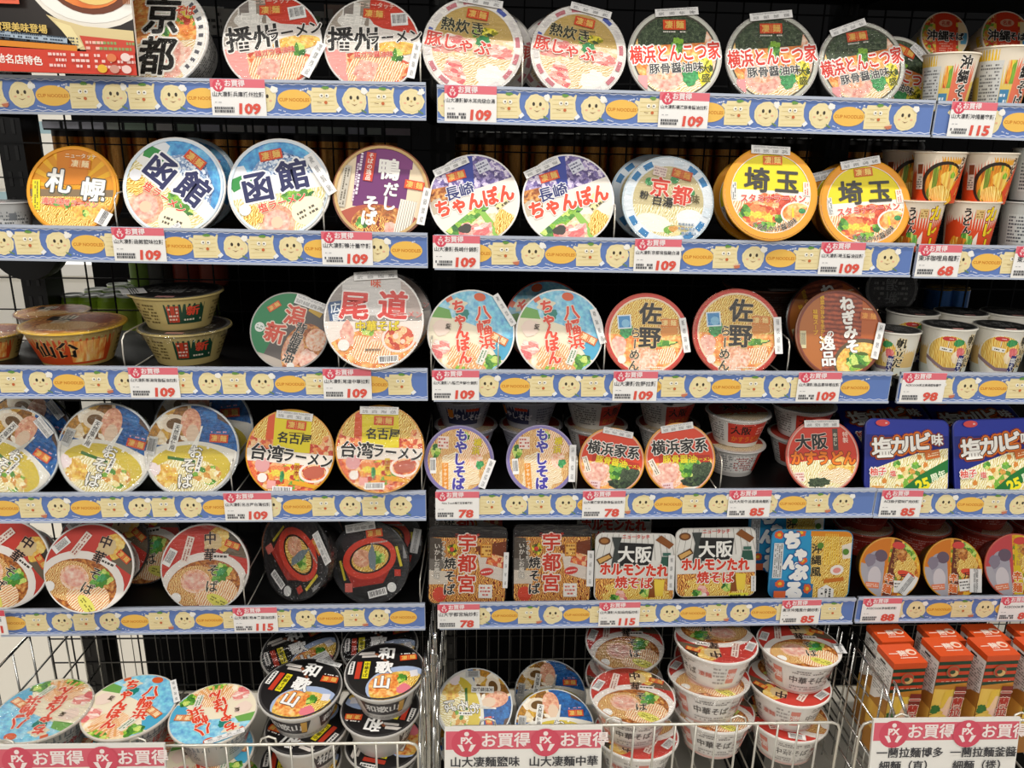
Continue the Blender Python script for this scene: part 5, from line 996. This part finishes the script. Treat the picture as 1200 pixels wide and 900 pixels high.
# ------------------------------------------------------------------ wire dividers
for n, (row, px) in enumerate(((1, 133), (1, 378), (1, 722), (2, 143), (2, 396), (2, 505), (2, 584), (2, 709), (2, 926), (3, 270), (3, 494), (3, 676), (3, 846), (4, 285), (4, 492), (0, 493), (0, 612))):
    P = up(px, (95, 225, 400, 545, 680)[row], DY[row]+.012); s = srf(row, P.x); m = MB(); d = DY[row]
    m.tube([(0, .012, 0), (0, .010, .03), (.0, .012, .052), (.001, .02, .06), (.002, .05, .062), (.002, .24, .062), (.002, .25, .055), (.002, .252, 0)], .0012, WIREW, 5); m.tube([(0, .012, .002), (.002, .252, .002)], .0012, WIREW, 5)
    tag(m.obj('wire_divider', None, Matrix.Translation((P.x, d, s)), True), f'thin steel wire divider on the {ROWN[row]} shelf ' + ('right of the 札幌 bowl', 'left of the 鴨だしそば bowl', 'left of the blue-rimmed 京都 bowls', 'right of the flat 仙台 bowl', 'left of the 尾道 bowl', 'between the 尾道 and left 八幡浜 bowls', 'right of the left 八幡浜 bowl', 'left of the 佐野 bowls', 'left of the brown ねぎみそ bowl', 'right of the しおそば bowls', 'left of the もやしそば bowls', 'left of the 横浜家系 bowls', 'right of the 横浜家系 bowls', 'left of the black bowls', 'right of the black bowls', 'left of the 熱炊き bowls', 'between the 熱炊き bowls')[n], 'wire divider', 'wire dividers on the shelves')

# ------------------------------------------------------------------ wire baskets at the bottom
BF, BB, BZ = -.14, .27, .375
GREYW = M('6c6a66', .35, .7)
def basket(x0, x1, zt, label, side_top, xa, xb):
    root = empty('wire_basket', ((x0+x1)/2, 0, BZ)); tag(root, label, 'wire basket', 'wire baskets at the foot of the rack'); T = Matrix.Translation(-root.location); r = .0019
    m = MB(); c = .014
    m.tube([(x0, BF, BZ), (x0, BF, zt-c), (x0+c*.3, BF, zt-c*.3), (x0+c, BF, zt), (x1-c, BF, zt), (x1-c*.3, BF, zt-c*.3), (x1, BF, zt-c), (x1, BF, BZ)], .0024, WIREW, 6)
    n = round((x1-x0)/.0335)
    for k in range(1, n): x = x0+(x1-x0)*k/n; m.tube([(x, BF+.003, BZ), (x, BF+.003, zt)], r, WIREW, 5)
    m.tube([(x0, BF+.005, zt-.16), (x1, BF+.005, zt-.16)], .002, WIREW, 5)
    for k in range(2, n-1, 6):
        x = x0+(x1-x0)*k/n; m.tube([(x-.013, BF, zt), (x-.011, BF+.003, zt+.008), (x, BF+.005, zt+.011), (x+.011, BF+.003, zt+.008), (x+.013, BF, zt)], r, WIREW, 5)
    m.obj('front_fence', root, T, True)
    m = MB()
    for k in range(n+1): x = x0+(x1-x0)*k/n; m.tube([(x, BF, BZ), (x, BB, BZ)], r, WIREW, 4)
    for y in (BF, 0, BB): m.tube([(x0, y, BZ-.003), (x1, y, BZ-.003)], .003, WIREW, 5)
    m.obj('basket_floor', root, T, True)
    m = MB(); n2 = round((x1-x0)/.024)
    for k in range(n2+1): x = x0+(x1-x0)*k/n2; m.tube([(x, BB, BZ), (x, BB, .68)], .0009, GREYW, 4)
    for z in (.45, .53, .61, .675): m.tube([(x0, BB-.002, z), (x1, BB-.002, z)], .0012, GREYW, 4)
    m.obj('rear_fence', root, T, True)
    for x in (xa, xb):
        m = MB()
        for k in range(9): y = BF+(BB-BF)*k/8; m.tube([(x, y, BZ), (x, y, zt+(side_top-zt)*min(1, k/1.0))], r if k else .003, STEEL, 5)
        m.tube([(x, BF, zt), (x, BF+(BB-BF)*.125, side_top), (x, BB, side_top)], .0026, STEEL, 5)
        for z in (.44, .51, .58): m.tube([(x, BF, z), (x, BB, z)], r, STEEL, 4)
        m.obj('side_panel', root, T, True)
zA = up(340, 872, BF).z; zB = up(850, 848, BF).z
xl = up(490, 870, BF).x; xr0 = up(522, 868, BF).x; xr1 = up(986, 842, BF).x
basket(-.735, xl, zA, 'steel wire basket at the foot of the left bay', .66, -.735, up(499, 800, 0).x)
basket(xr0, xr1, zB, 'steel wire basket at the foot of the middle bay', .66, up(514, 800, 0).x, up(1000, 800, 0).x)
basket(up(1010, 845, BF).x, 1.42, zB, 'steel wire basket at the foot of the right bay', .66, up(1013, 800, 0).x, 1.42)
for k, (px, Y, r, zt_) in enumerate(((495, -.09, .0035, .66), (502, -.06, .004, .68), (508, -.03, .0035, .69), (511, .0, .004, .70))):
    P = up(px, 860, Y); m = MB(); m.tube([(0, 0, -.35), (0, 0, zt_-P.z-.01), (0, .006, zt_-P.z)], r, STEEL, 8)
    tag(m.obj('chrome_post', None, Matrix.Translation((P.x, Y, P.z)), True), f"chrome post between the left and middle baskets, {('first', 'second', 'third', 'fourth')[k]} from the left", 'post', 'chrome posts between the baskets')

# ------------------------------------------------------------------ bowls piled in the baskets
GB = 'noodle bowls piled in the wire baskets'
def column(design, style, px, py, Y, w_, rolls, names, lean=76, film=None, jit=.006, st0=(), dyaw=0):
    C = up(px, py, Y); R = w_/2/ppm(C)/1.04; g = random.Random(int(px)); k = 0
    for i, ro in enumerate(rolls):
        z = C.z-i*1.03*R
        if z-1.02*R < BZ: break
        j = jit if i else 0
        bowl(design, style, (C.x+g.uniform(-j, j)*1.5, Y+g.uniform(-j, j)-i*.004, z), R, lean+(g.uniform(-5, 5) if i else 0), ro, g.uniform(-20, 20)*0, names[i], GB, film, st0 if i == 0 else ())
def nm(what, n): return [what.replace('#', w_) for w_ in ('topmost', 'second from the top', 'third from the top', 'fourth from the top', 'fifth from the top', 'sixth from the top')[:n]]
column('yahata', 'yahata', 51, 831, -.06, 106, (165, 20, 60), nm('sky-blue 八幡浜ちゃんぽん bowl, # in the leftmost pile behind the price board', 3), 88, 0)
column('yahata', 'yahata', 152, 827, -.05, 105, (-18, 100, 30), nm('sky-blue 八幡浜ちゃんぽん bowl, # in the second pile from the left', 3), 86, None, st0=[(.72, .66, .14, .8, 45)])
column('yahata', 'yahata', 250, 836, -.07, 99, (195, 10, 130), nm('sky-blue 八幡浜ちゃんぽん bowl, # in the third pile from the left', 3), 86, None, st0=[(-.3, .88, .9, .15, 12)])
column('wakayama', 'waka', 352, 806, -.02, 97, (-14, 155, 10, 60), nm('black 和歌山 bowl, # in the left 和歌山 pile', 4), 84, None, st0=[(.35, .93, .7, .14, -6)])
column('wakayama', 'waka', 451, 786, -.015, 94, (4, 172, 80, 20), nm('black 和歌山 bowl, # in the right 和歌山 pile', 4), 84, None)
column('wakayama', 'waka', 352, 762, .13, 90, (30, 100, 40), nm('dark wrapped bowl, # behind the left 和歌山 pile', 3), 80, 2, st0=[(.1, -.7, 1.0, .5, 5)])
column('wakayama', 'waka', 445, 756, .13, 90, (10, 100, 40), nm('dark wrapped bowl, # behind the right 和歌山 pile', 3), 80, 2)
column('shio', 'clearblue', 556, 826, .03, 90, (-78, 20), nm('しおそば bowl, # at the left end of the middle basket', 2), 62, None)
column('shio', 'clearblue', 650, 850, -.02, 94, (4, 70), nm('blue and yellow しおそば bowl, # behind the middle price board', 2), 70, None)
column('shio', 'clearblue', 645, 812, .12, 84, (2, 70), nm('dim しおそば bowl, # at the back of the middle basket', 2), 66, 2)
column('chuka', 'chuka', 741, 814, -.02, 100, (-8, 160, 30, 100), nm('中華そば bowl, # in the left pile of the middle basket', 4), 90, 1, .008)
column('chuka', 'chuka', 732, 752, .12, 92, (0, 160, 30, 100, 20), nm('中華そば bowl, # in the shade behind the left 中華そば pile', 5), 80, 2)
column('chuka', 'chuka', 839, 749, .03, 96, (170, -12, -15, 0, 175, 20), nm('中華そば bowl, # in the tall centre pile of the middle basket', 6), 92, 1, .008)
column('chuka', 'chuka', 936, 754, .04, 95, (-6, 150, 100, -20, 165, 20), nm('中華そば bowl, # in the tall right pile of the middle basket', 6), 92, None, .009, [(.95, -.2, .25, .4, 0)])
column('chuka', 'chuka', 836, 738, .175, 88, (20, 60, 10), nm('中華そば bowl, # at the back behind the centre pile', 3), 80, 2)

# ------------------------------------------------------------------ red boxes and promo boards
def noodle_box(x, y, z, w_, d, h, label, yaw):
    root = empty('noodle_box', (x, y, z), yaw); tag(root, label, 'noodle box', 'red and green noodle boxes in the right basket')
    k = 'nbox'
    if k not in _mesh:
        a = Art([(-w_/2, 0), (w_/2, 0), (w_/2, h), (-w_/2, h)], .00012); q = w_
        a.rect('a06828', 0, h/2, w_, h); a.rect('d05020', 0, h-.006, w_, .012)
        for i, c in enumerate(('143c28', 'c84020', '143c28', 'c84020', '143c28', 'c84020', '143c28')): a.rect(c, 0, h-.015-i*.0066, w_, .0067)
        y0 = h-.058; a.rect('broth_gold', 0, y0-.03, w_, .055); a.poly([(-w_/2, y0), (w_/2, y0+.004), (w_/2, y0-.012), (-w_/2, y0-.006)], 'c08028'); a.ell('pork', .006, y0-.04, .019, .017); a.ell('ham', .012, y0-.062, .018, .016); a.poly([(-.008, y0-.012), (.006, y0-.008), (-.006, y0-.045), (-.014, y0-.05)], 'e8c040'); a.blob('greens', -.02, y0-.048, .009); a.ell('broth_gold', -.015, y0-.07, .02, .014); a.blob('greens', -.012, y0-.075, .008)
        a.ell('8a6a48', -.002, h-.03, .0115); a.ell('b84028', -.002, h-.03, .0098); a.ell('d8b070', .001, h-.034, .007, .006); a.ell('304830', -.003, h-.031, .005, .004); a.fine('e8b8a0', 0, h-.049, w_*.7, .003, 1)
        a.rect('7a2418', .0165, y0-.045, .02, .085, -3); a.text('一蘭拉麵', .0165, y0-.045, .02, 'b02c1c', -3, .05, 'ecd8c8', .05, v=1, gap=1.0); a.v = [(vx, -d/2-vz, vy) for vx, vy, vz in a.v]
        l = Art(None, .00012); l.rect('b07830', 0, h/2, d, h); l.poly([(-d/2, h-.012), (d/2, h-.012), (d/2, h-.075), (d*.1, h-.082), (-d*.2, h-.095), (-d/2, h-.1)], 'e6e2dc'); l.fine('8a8680', 0, h-.05, d*.85, .06, 12); l.rect('2c2c2c', -d*.1, h-.018, .016, .004); l.rect('broth_gold', 0, h-.13, d, .05)
        a.add([(-w_/2-vz, -vx, vy) for vx, vy, vz in l.v], [], 'ffffff') if 0 else None
        base = len(a.v); a.v += [(-w_/2-vz, -vx, vy) for vx, vy, vz in l.v]; mp = [a.mi(mm) for mm in l.ms]; a.f += [tuple(j+base for j in f) for f in l.f]; a.i += [mp[j] for j in l.i]
        a.box(-w_/2, w_/2, -d/2, d/2, 0, h-.001, 'b4451f'); _mesh[k] = a.mesh('carton')
        t = Art(None, .0001); t.rect('d8501e', 0, 0, w_+.002, d+.002); t.text('一蘭', -.008, 0, .016, 'f0d8c8', 0, .04); t.ell('f0d0b8', .017, .003, .009, .008); t.ell('d8501e', .018, .002, .005, .004); t.rect('f0d8c8', .005, -.012, .03, .002)
        t.box(-w_/2-.001, w_/2+.001, -d/2-.001, d/2+.001, -.010, 0, 'd04c1c'); t.v = [(vx, vy, vz+h) for vx, vy, vz in t.v]; _mesh[k+'t'] = t.mesh('lid_flap')
    link('carton', _mesh[k], root); link('lid_flap', _mesh[k+'t'], root)
for r, (Y, xs, n) in enumerate(((-.055, (1045, 1096, 1150, 1205), 'front row'), (.015, (1030, 1090, 1142, 1196), 'second row'))):
    for k, px in enumerate(xs):
        P = up(px+12, (768, 748)[r], Y); zt_ = P.z-(.012 if (r, k) == (0, 0) else 0)
        zt_ = up(1150, (757, 741)[r], Y).z-(.014 if (r, k) == (0, 0) else 0)
        noodle_box(P.x, Y, zt_-.2, .057, .05, .2, f"red and green noodle box, {('first', 'second', 'third', 'fourth')[k]} from the left, {n}", R_(3))
def promo(pxl, pxr, pyt, Y, texts, label, hgt=.16, yaw=0):
    P, Q = up(pxl, pyt, Y), up(pxr, pyt, Y); w_ = Q.x-P.x; a = Art([(0, -hgt), (w_, -hgt), (w_, 0), (0, 0)], .0001)
    a.rect('e9e6df', w_/2, -hgt/2, w_, hgt)
    n = len(texts); c = w_/n
    a.rect('d86070', w_/2, -.0215, w_*.985, .031)
    for i, (t1, t2, wt) in enumerate(texts):
        x0 = i*c; hot_logo(a, x0+.034, -.026, .0235, 'd04c60', 'f4e4e0'); a.text('お買得', x0+.095, -.0215, .026, 'f4e6e2', 0, .03)
        a.text(t1, x0+.008+len(t1)*.0092, -.058, .0182, '35353a', 0, .022); a.text(t2, x0+.008+len(t2)*.0092, -.081, .0182, '35353a', 0, .022)
        if wt: a.text(wt, x0+.03, -.110, .010, '606060', 0, .01, sk=.15)
        a.text('85' if not wt else '268', x0+c*.6, -.125, .035, 'd8483c', 0, .05)
    a.box(0, w_, -hgt, 0, -.004, 0, 'dedbd4'); a.v = [(vx, -vz, vy) for vx, vy, vz in a.v]
    tag(a.obj('price_board', None, Matrix.Translation(P) @ Matrix.Rotation(R_(-8), 4, 'X')), label, 'price board', 'white and pink price boards on the baskets')
promo(-8, 193, 874, -.165, [('山大凄麵八幡', '濱什錦麵', ''), ('山大凄麵和歌', '山拉麵', '')], 'white and pink price board at the bottom left in front of the sky-blue bowls')
promo(521, 706, 853, -.165, [('山大凄麵鹽味', '蕎麥麵', ''), ('山大凄麵中華', '風味蕎麥麵', '')], 'white and pink price board on the middle basket')
promo(1024, 1196, 843, -.165, [('一蘭拉麵博多', '細麵（直）', '258G'), ('一蘭拉麵釜醬', '細麵（捲）', '262G')], 'white and pink price board in front of the red noodle boxes')
